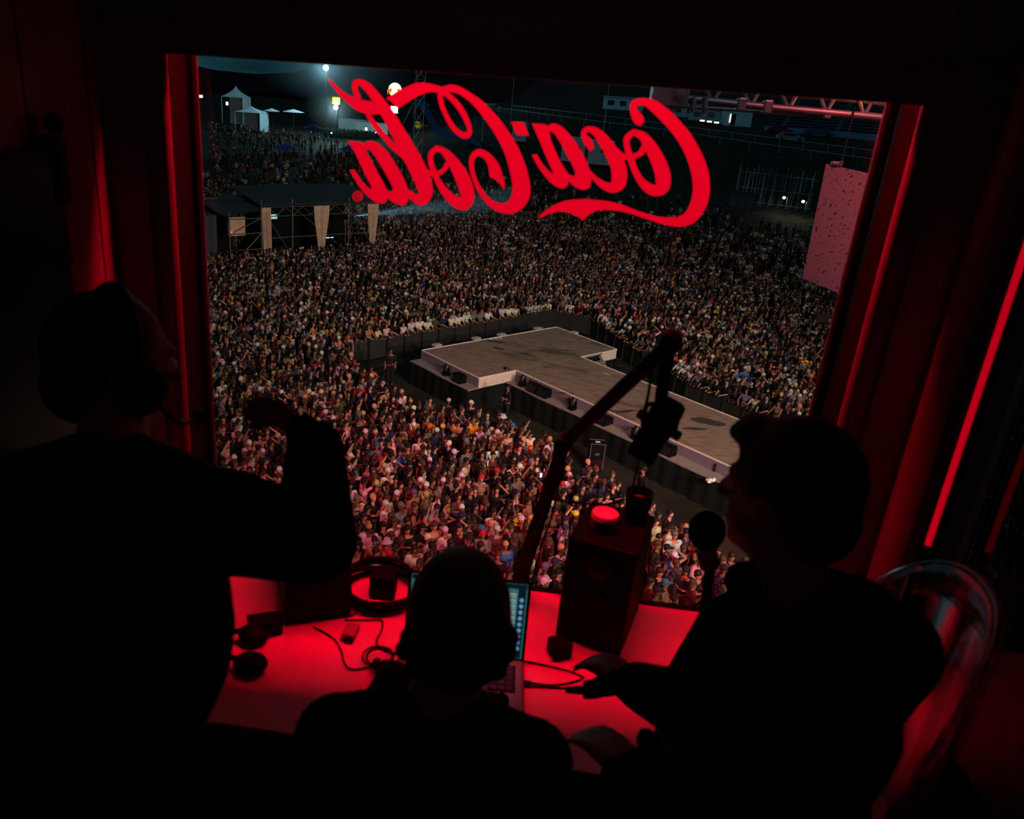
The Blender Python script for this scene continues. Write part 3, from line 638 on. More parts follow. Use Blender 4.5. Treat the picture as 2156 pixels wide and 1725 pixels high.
for p, q in ((L2(0, 0, zt), L2(LB, 0, zt)), (L2(0, 0, zt), L2(0, DB, zt)), (L2(0, DB, zt), L2(wa, DB, zt)), (L2(wa, DB, zt), L2(wa, DB+RUN, zt)), (L2(LB, 0, zt), L2(LB, DB, zt)), (L2(wb, DB, zt), L2(wb, DB+RUN, zt)), (L2(wb, DB, zt), L2(LB, DB, zt))): edge(p, q)
def panel(nm, p, q, z0, z1, mt, th=.03):
    d_ = (q-p).normalized(); n_ = Vector((d_.y, -d_.x, 0))*th
    return MB().prism([p, q, q+n_, p+n_], z0, z1).build(nm, mt, stg)
zl = ZS_-.42
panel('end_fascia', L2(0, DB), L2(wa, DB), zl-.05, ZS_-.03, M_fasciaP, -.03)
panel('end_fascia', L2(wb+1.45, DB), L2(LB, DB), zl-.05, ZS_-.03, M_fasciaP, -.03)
# fascia boards in single panels along the ledges, ledge and drape below
nb_ = 0
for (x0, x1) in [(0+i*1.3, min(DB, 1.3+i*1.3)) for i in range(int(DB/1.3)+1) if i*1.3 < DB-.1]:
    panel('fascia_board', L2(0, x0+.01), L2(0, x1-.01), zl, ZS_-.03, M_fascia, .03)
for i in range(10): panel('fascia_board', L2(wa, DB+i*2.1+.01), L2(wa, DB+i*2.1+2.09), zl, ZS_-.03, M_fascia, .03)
slab('ledge', -.62, -.03, -.05, DB+.05, zl-.06, zl, M_ledge, stg); slab('ledge', wa-.62, wa-.03, DB+.04, DB+RUN, zl-.06, zl, M_ledge, stg)
def drape(p, q, z1, amp=.03):
    n = int((q-p).length*6); d_ = (q-p)/n; nrm = Vector((d_.y, -d_.x, 0)).normalized(); b = MB(); vs = []
    for k in range(n+1):
        w = amp*math.sin(k*1.7)+amp*.6*math.sin(k*.63); dz = .04*math.sin(k*.31)
        vs += [p+d_*k+nrm*w*1.6, p+d_*k+nrm*w*.3+Vector((0, 0, z1+dz*.4))]
    vs = [Vector(v) for v in vs]
    for v in vs[::2]: v.z = .01
    b.add(vs, [(2*k, 2*k+2, 2*k+3, 2*k+1) for k in range(n)]); return b.build('black_drape', M_drape, stg, True)
drape(L2(-.65, -.05), L2(-.65, DB+.05), zl-.02); drape(L2(-.65, DB+.05), L2(wa-.62, DB+.06), zl-.05); drape(L2(wa-.65, DB+.05), L2(wa-.65, DB+RUN), zl-.03); drape(L2(LB+.02, DB), L2(LB+.02, 0), ZS_-.06); drape(L2(LB, -.02), L2(0, -.02), ZS_-.06); drape(L2(wb+.02, DB+RUN), L2(wb+.02, DB+1.6), ZS_-.06)
for i in range(8):
    c = DB+1.0+i*2.35; MB().box(L2(wa-.05, c, zl+.17), (.05, .05, .30), rz=math.atan2(e1.y, e1.x)).build('strut', M_darkmetal, stg)
# stain rings and tape on the deck
for px, py, w, h in ((1033, 714, .17, .24), (1043, 713, .17, .24), (1053, 712, .17, .24)):
    c = sp(px, py, ZS_); tag(MB().box(c+Vector((0, 0, .006)), (w, h, .006), rz=.75).build('paper_sheet', M_white), {1033: 'leftmost', 1043: 'middle', 1053: 'rightmost'}[px]+' white sheet on the rear edge of stage deck', 'paper', 'sheets on the stage deck')
for a_, b_ in (((1271, 785), (1284, 790)), ((1338, 816), (1345, 818))):
    MB().bar(sp(*a_, ZS_+.004), sp(*b_, ZS_+.004), .05, .004).build('tape_mark', M_white, stg)
M_stain = mat('dark_floor_stain', (54, 45, 40), .9, var=.5, scale=9)
for k, (px, py, rx, ry, dx, dy) in enumerate(((1490, 888, .62, .34, 1, -.2), (1462, 903, .5, .13, 1, .25), (1318, 866, .48, .12, 1, .5), (1195, 828, .32, .07, 1, .1), (1150, 773, .22, .06, 1, 0), (1050, 734, .3, .16, 1, -.4))):
    c = sp(px, py, ZS_+.0025); u_ = Vector((dx, dy, 0)).normalized(); v_ = Vector((-u_.y, u_.x, 0)); n = 26
    pl_ = [c+u_*rx*math.cos(2*PI*i/n)*(1+.12*math.sin(i*1.1+k)+.08*math.sin(i*2.3))+v_*ry*math.sin(2*PI*i/n)*(1+.16*math.sin(i*.9+2*k)+.1*math.sin(i*2.6)) for i in range(n)]
    MB().prism(pl_, ZS_+.001, ZS_+.004).build('stain', M_stain, stg)
# steps in the notch
stp = thing('stage_steps', 'open wooden steps in the notch of the runway stage', 'steps', L2(wb+.9, DB+.9))
for k in range(4):
    z = ZS_-.3-.3*k; MB().box(L2(wb+.75, DB+.35+.28*k, z), (1.0, .27, .05), rz=math.atan2(e2.y, e2.x)).build('tread', M_ledge, stp)
for s_ in (.22, 1.28): MB().bar(L2(wb+s_, DB+.05, ZS_-.12), L2(wb+s_, DB+1.45, .02), .06, .12).build('stringer', M_ledge, stp)
MB().bar(L2(wb+.05, DB+.03, ZS_-.03), L2(wb+1.45, DB+.03, ZS_-.03), .07, .06).build('top_rail', M_ledge, stp)
# lamps and wedges standing on the ledge
def moving_head(p, lab):
    o = thing('moving_head_lamp', lab, 'stage lamp', p, 'moving head lamps along the runway')
    MB().bevbox(p+Vector((0, 0, .07)), (.3, .24, .13), .02, rz=.8).build('base', M_black, o)
    for s_ in (-.15, .15): MB().box(p+e1*s_+Vector((0, 0, .26)), (.09, .05, .28), rz=.8).build('yoke_arm', M_black, o)
    MB().lathe([(.09, -.16), (.13, -.05), (.12, .12), (.10, .16)], p+Vector((0, 0, .36)), 16, axis=e2*.5+Vector((0, 0, 1))).build('head', M_darkmetal, o, True)
    MB().lathe([(.095, 0), (.0, .004)], p+Vector((0, 0, .36))+(e2*.5+Vector((0, 0, 1))).normalized()*.162, 16, axis=e2*.5+Vector((0, 0, 1)), cap=False).build('lens', mat('lamp_lens', (150, 150, 140), .15), o)
def wedge(p, lab, s=1):
    o = thing('floor_monitor', lab, 'loudspeaker', p, 'floor monitors along the runway')
    M = Matrix((e1, e2, Vector((0, 0, 1)))).transposed(); vs = [(-.28, -.2, .0), (.28, -.2, 0), (.28, .2, 0), (-.28, .2, 0), (-.28, -.06, .36), (.28, -.06, .36), (.28, .2, .36), (-.28, .2, .36)]
    MB().add([M @ Vector(v)*s+p for v in vs], [(3, 2, 1, 0), (4, 5, 6, 7), (0, 1, 5, 4), (1, 2, 6, 5), (2, 3, 7, 6), (3, 0, 4, 7)]).build('cabinet', M_black, o)
    vs = [(-.25, -.19, .03), (.25, -.19, .03), (.25, -.075, .335), (-.25, -.075, .335)]
    MB().add([M @ (Vector(v)*s+Vector((0, -.012, .004)))+p for v in vs], [(0, 1, 2, 3)]).build('grille', M_darkmetal, o)
for (px, py, kind, lab) in ((1092, 815, 'm', 'dark lamp on the ledge at the inner corner of the runway'), (1197, 865, 'm', 'dark lamp on the runway ledge below the middle of the deck'), (1318, 930, 'm', 'dark lamp on the ledge just behind the microphone arm'), (1455, 1003, 'm', 'dark lamp on the ledge nearest the right operator'),
                            (1118, 826, 'w', 'black box on the ledge beside the inner corner lamp'), (1137, 836, 'w', 'black box second from the inner corner on ledge'), (1255, 895, 'w', 'black box on the ledge where the microphone arm crosses'), (1385, 962, 'w', 'black box on the ledge behind the hanging microphone'), (985, 800, 'w', 'black box on the ledge at the front left stage corner'), (958, 787, 'm', 'dark lamp on the ledge of the crossbar end')):
    p = onz(px, py, zl)
    # slide onto the ledge centre line
    q = p-O; a = q.dot(e2); c = q.dot(e1)
    p = L2((-.33 if c < DB+.1 and a < wa*.5 else wa-.33), max(.3, c) if not (a < wa*.5) else min(c, DB-.3), zl)
    (moving_head if kind == 'm' else wedge)(p, lab)
# pale uplight plates on the far side
for k, (px, py) in enumerate(((920, 727), (1003, 713), (1056, 705), (1133, 692), (1208, 701), (1268, 729))):
    p = onz(px, py, ZS_-.1); tag(MB().bevbox(p, (.42, .3, .12), .02, rz=math.atan2(e2.y, e2.x)).build('light_cover', mat('pale_cover', (176, 164, 150), .7)), ['pale flat light cover at the far left stage corner', 'pale light cover left of the white sheets on stage', 'pale light cover right of the white sheets on stage', 'pale light cover near the rear apex of the stage', 'pale light cover just right of the stage apex', 'pale light cover by the right end of crossbar'][k], 'light cover', 'light covers behind the stage edge')
    MB().box((p.x, p.y, (ZS_-.16)/2), (.3, .2, ZS_-.17)).build('stand', M_drape, bpy.data.objects[bpy.data.objects[-1].name] if False else [o for o in COL.objects if o.name.startswith('light_cover')][-1])
p = onz(1494, 1016, zl); q = MB()
for k in range(9):
    a = k*2.4; q.ell(p+Vector((.16*math.cos(a)*(k/9), .16*math.sin(a)*(k/9), .05+.03*(k % 3))), (.12-.006*k, .08, .06), 8, 5)
tag(q.build('white_cloth', M_white, None, True), 'crumpled white cloth lying on the runway ledge', 'cloth')
# flight case in the pit
p = gnd(1250, 990); fcz = thing('flight_case', 'black flight case with metal edges standing beside the runway', 'flight case', p)
RzC = .1
MB().bevbox(p+Vector((0, 0, .65)), (.52, .42, 1.0), .01, rz=RzC).build('case_body', M_black, fcz)
for sx in (-1, 1):
    for sy in (-1, 1):
        o_ = Matrix.Rotation(RzC, 3, 'Z') @ Vector((sx*.26, sy*.21, 0)); MB().box(p+o_+Vector((0, 0, .65)), (.035, .035, 1.02), rz=RzC).build('edge_strip', M_metal, fcz)
        MB().lathe([(.05, 0), (.05, .09)], p+o_*.85+Vector((0, 0, .002)), 10).build('castor', M_rubber, fcz)
for sy in (-.21, .21): MB().box(p+Matrix.Rotation(RzC, 3, 'Z') @ Vector((0, sy, 0))+Vector((0, 0, 1.15)), (.54, .03, .03), rz=RzC).build('edge_strip', M_metal, fcz)
MB().box(p+Matrix.Rotation(RzC, 3, 'Z') @ Vector((0, 0, 1.156)), (.18, .12, .01), rz=RzC).build('label_plate', M_white, fcz)
MB().box(p+Matrix.Rotation(RzC, 3, 'Z') @ Vector((0, -.213, .75)), (.16, .01, .1), rz=RzC).build('handle_plate', M_metal, fcz)

# -------- crowd barriers round the pit
M_barrier = mat('dark_barrier_steel', (44, 46, 44), .6, .4)
bar_pts = [gnd(735, 768), gnd(1165, 691), gnd(1240, 708), gnd(1440, 852), gnd(1600, 925), gnd(1760, 1010)]
def barrier(p, q, lab):
    o = thing('crowd_barrier', lab, 'barrier', (p+q)/2, 'barriers round the stage pit')
    d_ = (q-p).normalized(); n_ = Vector((d_.y, -d_.x, 0)); ang = math.atan2(d_.y, d_.x); L = (q-p).length-.04; c = (p+q)/2
    MB().box(c+Vector((0, 0, .6)), (L, .03, 1.0), rz=ang).build('panel', M_barrier, o)
    MB().bar(p+d_*.02+Vector((0, 0, 1.13)), q-d_*.02+Vector((0, 0, 1.13)), .06).build('top_rail', M_barrier, o)
    for e in (p+d_*.04, q-d_*.04): MB().bar(e+n_*.04, e+n_*.04+Vector((0, 0, 1.15)), .045).build('post', M_metal if False else M_darkmetal, o)
    MB().box(c+n_*.45+Vector((0, 0, .03)), (L, .85, .04), rz=ang).build('foot_plate', M_barrier, o)
bc = 0
for i in range(len(bar_pts)-1):
    p, q = bar_pts[i], bar_pts[i+1]; n = max(1, round((q-p).length/1.1))
    for k in range(n):
        ordn = ['first', 'second', 'third', 'fourth', 'fifth', 'sixth', 'seventh', 'eighth', 'ninth', 'tenth', 'eleventh', 'twelfth', 'thirteenth', 'fourteenth', 'fifteenth', 'sixteenth'][k]
        barrier(p+(q-p)*(k/n), p+(q-p)*((k+1)/n), ordn+' dark barrier from the left '+['in the row behind the stage crossbar', 'at the rear point of the pit', 'along the far side of the runway', 'on the right beyond the runway', 'at the far right runway end'][i])

# -------- front-of-house control tower
M_scaf = mat('scaffold_tube', (120, 120, 114), .4, .6); M_cur = mat('cream_curtain', (205, 172, 145), .9, var=.15, scale=3)
A0, B0 = gnd(487, 578), gnd(792, 552)
f1 = (B0-A0); FL = f1.length; f1.normalize(); f2 = Vector((-f1.y, f1.x, 0))
if f2.y < 0: f2 = -f2
def FP(u, v_, z): return A0+f1*(u*FL)+f2*v_+Vector((0, 0, z))
def uof(px, py=560): 
    # where a picture column meets the front line
    best = min(range(0, 401), key=lambda k: abs(proj(FP(k/400, 0, .3))[0]-px)); return best/400
foh = thing('control_tower', 'scaffold control tower with cream curtains left of the stage', 'scaffold tower', FP(.5, 2, 0))
us = [0, uof(553), uof(617), uof(733), uof(789)]
HT = 4.4
for i, u_ in enumerate(us):
    for v_ in (0, 4.5): MB().tube([FP(u_, v_, .01), FP(u_, v_, HT+(.5 if i > 0 else -.3))], .045, 8).build('upright', M_scaf, foh, True)
for i in range(4):
    for z in ((.5, 1.6, 2.7, 3.7) if i == 0 else (.9, 2.3, HT)):
        MB().tube([FP(us[i], 0, z), FP(us[i+1], 0, z)], .035, 8).build('ledger', M_scaf, foh, True)
    MB().tube([FP(us[i], 4.5, HT), FP(us[i+1], 4.5, HT)], .035, 8).build('ledger', M_scaf, foh, True)
    MB().tube([FP(us[i], 0, .5 if i == 0 else 2.3+(i == 3)*0), FP(us[i+1], 0, 2.7)] if i == 0 else [FP(us[i], 0, HT), FP(us[i+1], 0, .9)], .03, 8).build('brace', M_scaf, foh, True)
MB().tube([FP(us[0], 0, 2.7), FP(us[1], 0, 3.7)], .03, 8).build('brace', M_scaf, foh, True)
# girder under the roof
k_ = 0; zz = MB()
n = 14
for k in range(n):
    ua, ub = us[1]+(us[4]-us[1])*k/n, us[1]+(us[4]-us[1])*(k+1)/n
    MB().tube([FP(ua, .35, HT-.05 if k % 2 else HT-.65), FP(ub, .35, HT-.65 if k % 2 else HT-.05)], .028, 6).build('girder_web', M_scaf, foh, True)
for z in (HT-.05, HT-.68): MB().tube([FP(us[1], .35, z), FP(us[4], .35, z)], .03, 6).build('girder_chord', M_scaf, foh, True)
M_roof = mat('dark_canvas', (38, 46, 48), .8, var=.3, scale=.6)
MB().add([FP(us[1]-.01, -.2, HT+.12), FP(us[4]+.02, -.2, HT+.12), FP(us[4]+.02, 5, HT+.75), FP(us[1]-.01, 5, HT+.75), FP(us[1]-.01, -.2, HT+.2), FP(us[4]+.02, -.2, HT+.2), FP(us[4]+.02, 5, HT+.83), FP(us[1]-.01, 5, HT+.83)], [(3, 2, 1, 0), (4, 5, 6, 7), (0, 1, 5, 4), (1, 2, 6, 5), (2, 3, 7, 6), (3, 0, 4, 7)]).build('roof_sheet', M_roof, foh)
MB().add([FP(-.03, -.1, 3.9), FP(us[1], -.1, 4.25), FP(us[1], 5, 4.6), FP(-.03, 5, 4.3)], [(0, 1, 2, 3)]).build('roof_sheet', M_roof, foh)
MB().box(FP(.62, 4.6, HT/2), (FL*.72, .06, HT), rz=math.atan2(f1.y, f1.x)).build('back_drape', M_drape, foh)
MB().box(FP(us[0]+.07, 4.4, HT/2), (FL*.2, .06, HT*.9), rz=math.atan2(f1.y, f1.x)).build('back_drape', M_drape, foh)
MB().box(FP(.6, 2.2, .45), (FL*.8, 4.3, .1), rz=math.atan2(f1.y, f1.x)).build('floor_deck', M_drape, foh)
MB().box(FP(us[0]+.055, .35, 3.15), (FL*.105, .03, 1.25), rz=math.atan2(f1.y, f1.x)).build('banner', M_cur, foh)
def curtain(u0, u1, top, bot, tie, par):
    n = 22; rows = 12; b = MB(); vs = []
    for r in range(rows+1):
        tt = r/rows; z = top+(bot-top)*tt
        wd = 1-.62*sst(0, 1, tt)*(1 if tie else .15); wd = wd if not (tie and tt > .85) else wd+.35*(tt-.85)/.15*.6
        for k in range(n+1):
            s_ = (k/n-.5)*wd+.5+(.12*tt if not tie else 0); u_ = u0+(u1-u0)*s_
            vs.append(FP(u_, -.08+.07*math.sin(k*1.9)*(.6+.4*wd), z))
    for r in range(rows):
        for k in range(n): o = r*(n+1)+k; b.f.append((o, o+1, o+n+2, o+n+1))
    b.v = [tuple(v) for v in vs]; o = b.build('curtain', M_cur, par, True); s_ = o.modifiers.new('s', 'SOLIDIFY'); s_.thickness = .02
curtain(uof(553), uof(571), HT, .1, False, foh); curtain(uof(660), uof(691), HT, .75, True, foh); curtain(uof(770), uof(792), HT, .6, True, foh)
mg = MB().box(FP(uof(593), 1.2, 3.55), (.55, .05, .32), rz=math.atan2(f1.y, f1.x)).build('monitor_screen', mat('cool_screen', (190, 225, 230), .3, emit=.55, ecol=lin((190, 230, 240))), foh)
MB().box(FP(uof(710), 1.6, 1.75), (1.1, .05, .05), rz=math.atan2(f1.y, f1.x)).build('blue_light_bar', mat('blue_bar', (120, 190, 255), .3, emit=2.2, ecol=(.35, .65, 1)), foh)
MB().bevbox(FP(uof(600), 1.5, 1.05), (2.2, .9, 1.0), .02, rz=math.atan2(f1.y, f1.x)).build('mixing_desk', M_black, foh)
MB().bevbox(FP(uof(710), 1.9, 1.05), (2.4, .8, 1.0), .02, rz=math.atan2(f1.y, f1.x)).build('mixing_desk', M_black, foh)
MB().ell(FP(uof(494), .3, 2.75), (.09, .09, .09), 10, 6).build('red_beacon', mat('red_beacon', (255, 60, 30), .3, emit=1.2, ecol=(1, .12, .03)), foh)
pf = FP(uof(741), .8, HT-1.05)
MB().lathe([(.14, -.5), (.2, 0)], pf, 14, axis=f1+Vector((0, 0, .05))).build('follow_spot', M_black, foh, True)
MB().ell(pf, (.13, .13, .13), 12, 8).build('follow_spot_lens', mat('spot_lens', (200, 240, 255), .3, emit=5, ecol=(.6, .9, 1)), foh)
spot('follow_spot_lamp', pf+f1*.36+Vector((0, 0, .05)), pf+f1*20+Vector((0, 0, 1.1)), 30000, (.25, .75, 1), 8, .3, .05)
# dark container left of the tower
p = gnd(436, 574); cn = thing('dark_container', 'dark shipping container left of the scaffold tower', 'container', p+f2*2)
MB().box(p+f2*2.5+Vector((-.9, 0, 1.9)), (3.2, 5.5, 3.7), rz=math.atan2(f1.y, f1.x)).build('walls', mat('navy_container', (40, 50, 66), .6), cn)
for k in range(6): MB().box(p+Vector((-.9, 0, 1.9))-f2*.28+f1*(-1.3+k*.5), (.06, .06, 3.5), rz=math.atan2(f1.y, f1.x)).build('rib', mat('navy_rib', (34, 42, 56), .6), cn)

# -------- lattice mast
def lattice(p, h, w, r, nm, lab, step=1.3):
    o = thing(nm, lab, 'mast', p); c = [Vector((math.cos(a), math.sin(a), 0))*w/2*1.2 for a in (.3, .3+2*PI/3, .3+4*PI/3)]
    for q in c: MB().tube([p+q, p+q+Vector((0, 0, h))], r, 6).build('chord', M_scaf, o)
    n = int(h/step)
    for k in range(n):
        br = MB()
        for i in range(3):
            a_, b_ = c[i], c[(i+1) % 3]; z0, z1_ = k*h/n, (k+1)*h/n
            br.tube([p+a_+Vector((0, 0, z0)), p+b_+Vector((0, 0, z1_))], r*.6, 4); br.tube([p+a_+Vector((0, 0, z0)), p+b_+Vector((0, 0, z0))], r*.6, 4)
        br.build('brace_bay', M_scaf, o)
    return o
pm = gnd(868, 468)
ms = lattice(pm, 17.2, 1.0, .05, 'lattice_mast', 'slim lattice mast standing in the crowd behind the lettering')
MB().ell(pm+Vector((.35, 0, 16.4)), (.11, .11, .16), 8, 6).build('beacon', mat('white_beacon', (255, 255, 250), .3, emit=6), ms)
MB().box(pm+Vector((.5, -1, 1.6)), (4.6, 1.6, .14)).build('base_canopy', mat('pale_canopy', (150, 130, 132), .7), ms)
for sx in (-1.7, 2.7): MB().box(pm+Vector((sx, -1, .77)), (.08, .08, 1.52)).build('canopy_leg', M_scaf, ms)

# -------- lamps and lit signs in the distance
def lamp_post(p, h, lab, power, col, r=.35, e=30):
    o = thing('flood_lamp_post', lab, 'lamp', p, 'distant lamps')
    MB().tube([p, p+Vector((0, 0, h))], [.14, .09], 8).build('pole', M_darkmetal, o)
    MB().box(p+Vector((0, 0, h+r+.1)), (r*2.2, .3, .2)).build('hood', M_darkmetal, o)
    MB().ell(p+Vector((0, -.35, h)), (r, r*.6, r), 12, 8).build('lamp_head', mat('flood_glow_%s' % lab[:6], (255, 255, 250), .3, emit=e, ecol=col), o, True)
    l = bpy.data.lights.new('flood_lamp', 'POINT'); l.energy = power; l.color = col; l.shadow_soft_size = .6
    q = bpy.data.objects.new('flood_lamp', l); COL.objects.link(q); q.location = p+Vector((0, -1.2, h-.2)); q.parent = o; q.matrix_parent_inverse = Matrix.Translation(-o.location)
    return o
def post_to(px, py, dist, **k):      # lamp head seen at a pixel, at a distance set by the crowd's far edge
    d_ = ray(px, py); q = CAM+d_*(dist/d_.y); return Vector((q.x, q.y, hz(q.x, q.y))), q.z-hz(q.x, q.y)
p, h = post_to(687, 143, 190); lamp_post(p, h, 'white floodlight on a tall pole at the upper left horizon', 9000, (.42, .86, 1), .62, 25)
p, h = post_to(708, 226, 172); o = lamp_post(p, h, 'white lamp below a small orange sign', 5000, (.6, .98, 1), .5, 25)
c = ony(708, 212, p.y-.5)
sg = thing('orange_lit_sign', 'small square orange lit sign above a white lamp', 'sign', (c.x, c.y, p.z))
MB().bevbox(c, (1.65, .25, 1.4), .12).build('panel', mat('orange_lightbox', (250, 150, 20), .5, emit=.75, ecol=lin((252, 160, 30))), sg)
lt = mat('orange_sign_letter', (90, 60, 10), .5)
for dx, w, h_ in ((-.55, .12, .7), (-.38, .12, .35), (-.15, .13, .7), (.12, .14, .35), (.32, .12, .35), (.52, .12, .7)): MB().box(c+Vector((dx, -.135, .05)), (w, .02, h_)).build('letter', lt, sg)
MB().box(c+Vector((.02, -.14, -.15)), (.3, .02, .4)).build('bright_patch', mat('white_glow_patch', (255, 255, 240), .4, emit=1.5), sg)
MB().tube([Vector((c.x, c.y+.15, 0)), c+Vector((0, .15, -.6))], .08, 6).build('pole', M_darkmetal, sg)
c = ony(832, 189, 150)
rs = thing('round_lit_sign', 'glowing round yellow sign with two orange figures on a pole', 'sign', (c.x, c.y, hz(c.x, c.y)))
MB().lathe([(1.15, 0), (1.15, .3), (.9, .36)], c, 32, axis=(0, -1, 0)).build('disc', mat('yellow_white_disc', (255, 248, 210), .4, emit=2.2, ecol=lin((255, 244, 200))), rs, True)
og = mat('orange_figure', (250, 140, 20), .5, emit=.8, ecol=lin((250, 140, 20)))
for s_ in (-1, 1):
    fg = MB(); fg.ell(c+Vector((s_*.95, -.5, -.25)), (.42, .12, .3), 12, 8); fg.ell(c+Vector((s_*.68, -.5, .02)), (.2, .12, .18), 10, 6)
    fg.tube([c+Vector((s_*.75, -.5, .1)), c+Vector((s_*.95, -.5, .32)), c+Vector((s_*1.1, -.5, .55))], .05, 6)
    for k in (.75, 1.2): fg.tube([c+Vector((s_*k, -.5, -.4)), c+Vector((s_*(k+.05), -.5, -.85))], .07, 6)
    fg.build('figure', og, rs, True)
MB().tube([Vector((c.x, c.y+.2, hz(c.x, c.y))), c+Vector((0, .2, -.4))], .1, 6).build('pole', M_darkmetal, rs)
c2 = ony(830, 231, 150); MB().box(c2, (1.3, .3, 1.2)).build('light_box', mat('white_lightbox', (250, 250, 250), .4, emit=1.6), rs)
for k, (px, py, e_, col, sz) in enumerate(((698, 280, 3, (1, 1, 1), .3), (771, 272, 3, (1, 1, .95), .4), (929, 280, 5, (1, 1, 1), .16), (791, 279, 1.5, (.8, .8, .8), .3), (478, 218, 3, (.9, 1, 1), .55), (423, 203, 1.6, (1, .85, .6), .9), (535, 252, .8, (1, .2, .15), .3), (480, 316, .8, (1, .25, .2), .2))):
    p = ony(px, py, 165 if k < 4 else (140 if k in (2, 7) else 200)); o = thing('small_lamp', ['small white lamp before the white cabins', 'upright white light panel at the white cabins', 'tiny white lamp at the blue marquee', 'dim white lamp right of the cabins', 'white lit corner of the peaked tent', 'warm lit kiosk at the left window edge', 'small red lamp near the white parasols', 'small red lamp in the far left crowd'][k], 'lamp', (p.x, p.y, hz(p.x, p.y)), 'distant lamps')
    MB().bevbox(p, (sz, .2, sz*(1.4 if k in (1, 4) else .7)), .02).build('lamp_face', mat('small_lamp_%d' % k, (255, 255, 255), .4, emit=e_, ecol=col), o)
    MB().tube([(p.x, p.y+.12, hz(p.x, p.y)), (p.x, p.y+.12, p.z)], .05, 6).build('pole', M_darkmetal, o)

# thin haze hanging round the floodlights and in the follow spot's path
def haze(nm, mb, dens, lab, fade=True):
    mt = bpy.data.materials.new(nm); mt.use_nodes = True; t = mt.node_tree
    for n_ in list(t.nodes): t.nodes.remove(n_)
    o_ = t.nodes.new('ShaderNodeOutputMaterial'); v_ = t.nodes.new('ShaderNodeVolumeScatter'); v_.inputs['Color'].default_value = (.85, .95, 1, 1)
    if fade:
        tc_ = t.nodes.new('ShaderNodeTexCoord'); sb_ = t.nodes.new('ShaderNodeVectorMath'); sb_.operation = 'SUBTRACT'; sb_.inputs[1].default_value = (.5, .5, .5); ln_ = t.nodes.new('ShaderNodeVectorMath'); ln_.operation = 'LENGTH'
        mr_ = t.nodes.new('ShaderNodeMapRange'); mr_.inputs['From Min'].default_value = .05; mr_.inputs['From Max'].default_value = .5; mr_.inputs['To Min'].default_value = dens; mr_.inputs['To Max'].default_value = 0
        t.links.new(tc_.outputs['Generated'], sb_.inputs[0]); t.links.new(sb_.outputs[0], ln_.inputs[0]); t.links.new(ln_.outputs['Value'], mr_.inputs['Value']); t.links.new(mr_.outputs[0], v_.inputs['Density'])
    else: v_.inputs['Density'].default_value = dens
    t.links.new(v_.outputs[0], o_.inputs['Volume']); o = mb.build(nm, mt, None, True); o['kind'] = 'stuff'; tag(o, lab, 'haze'); return o
p, h = post_to(687, 143, 190); haze('lamp_haze', MB().ell(p+Vector((2, 0, h)), (20, 9, 8), 20, 12), .006, 'pale haze glowing around the upper left floodlight')
p, h = post_to(708, 226, 172); haze('lamp_haze', MB().ell(p+Vector((0, 0, h)), (7, 6, 6), 20, 12), .006, 'pale haze glowing around the lamp under the orange sign')
haze('beam_haze', MB().box(pf+f1*8.7+Vector((0, 0, .7)), (16, 3.2, 2.4), rz=math.atan2(f1.y, f1.x)), .016, 'thin blue haze drifting right of the control tower', False)

# -------- tents, parasols, cabins
def pagoda(p, w, h, roofh, mt, lab, nm='peaked_tent'):
    o = thing(nm, lab, 'tent', p); b = MB(); n = 8; vs = []
    for r in range(7):
        t_ = r/6; k = (1-t_)**1.7; s_ = w/2*(k*.98+.02)
        for (x, y) in ((-1, -1), (1, -1), (1, 1), (-1, 1)): vs.append(p+Vector((x*s_, y*s_, h+roofh*t_)))
    b.add(vs, [(r*4+i, r*4+(i+1) % 4, r*4+4+(i+1) % 4, r*4+4+i) for r in range(6) for i in range(4)]); b.build('roof', mt, o)
    for x, y in ((-1, -1), (1, -1), (1, 1), (-1, 1)): MB().box(p+Vector((x*w*.48, y*w*.48, h/2)), (.12, .12, h)).build('leg', M_white, o)
    MB().box(p+Vector((0, w*.47, h/2)), (w*.94, .05, h)).build('side_wall', mt, o); MB().box(p+Vector((w*.47, 0, h/2)), (.05, w*.94, h)).build('side_wall', mt, o)
M_tent = mat('white_tent_cloth', (190, 200, 205), .8); M_blue = mat('royal_blue_cloth', (24, 62, 128), .8)
p, h = post_to(497, 200, 205); pagoda(p, 5.6, max(2, h-.5), 2.6, M_tent, 'white peaked tent at the upper left of the crowd')
p, h = post_to(530, 236, 186); pagoda(p, 6, max(1.8, h), 1.3, M_tent, 'low white tent right below the peaked tent')
def parasol(px, py, dist, w, mt, lab, g='parasols in the far crowd'):
    p, h = post_to(px, py, dist); o = thing('parasol', lab, 'parasol', p, g); b = MB(); n = 8
    for r_, z in ((w/2, -.0), (w*.28, .28), (.06, .62)):
        for k in range(n): a = 2*PI*k/n; b.v.append(tuple(p+Vector((r_*math.cos(a), r_*math.sin(a), h+z))))
    b.f = [(r*n+k, r*n+(k+1) % n, r*n+n+(k+1) % n, r*n+n+k) for r in range(2) for k in range(n)]
    b.build('canopy', mt, o); MB().tube([p, p+Vector((0, 0, h+.6))], .05, 6).build('pole', M_darkmetal, o)
parasol(572, 234, 190, 4, M_tent, 'left one of two pale parasols behind the crowd'); parasol(618, 236, 185, 5, M_tent, 'right one of two pale parasols behind the crowd')
parasol(602, 312, 118, 4.2, M_blue, 'large dark blue parasol in the left crowd'); parasol(660, 270, 150, 4, M_blue, 'small dark blue parasol behind the larger one'); parasol(735, 315, 120, 3.2, M_blue, 'dark blue parasol just left of the lettering')
parasol(893, 222, 175, 3.5, mat('teal_cloth', (40, 90, 110), .8), 'domed teal parasol beside the lattice mast')
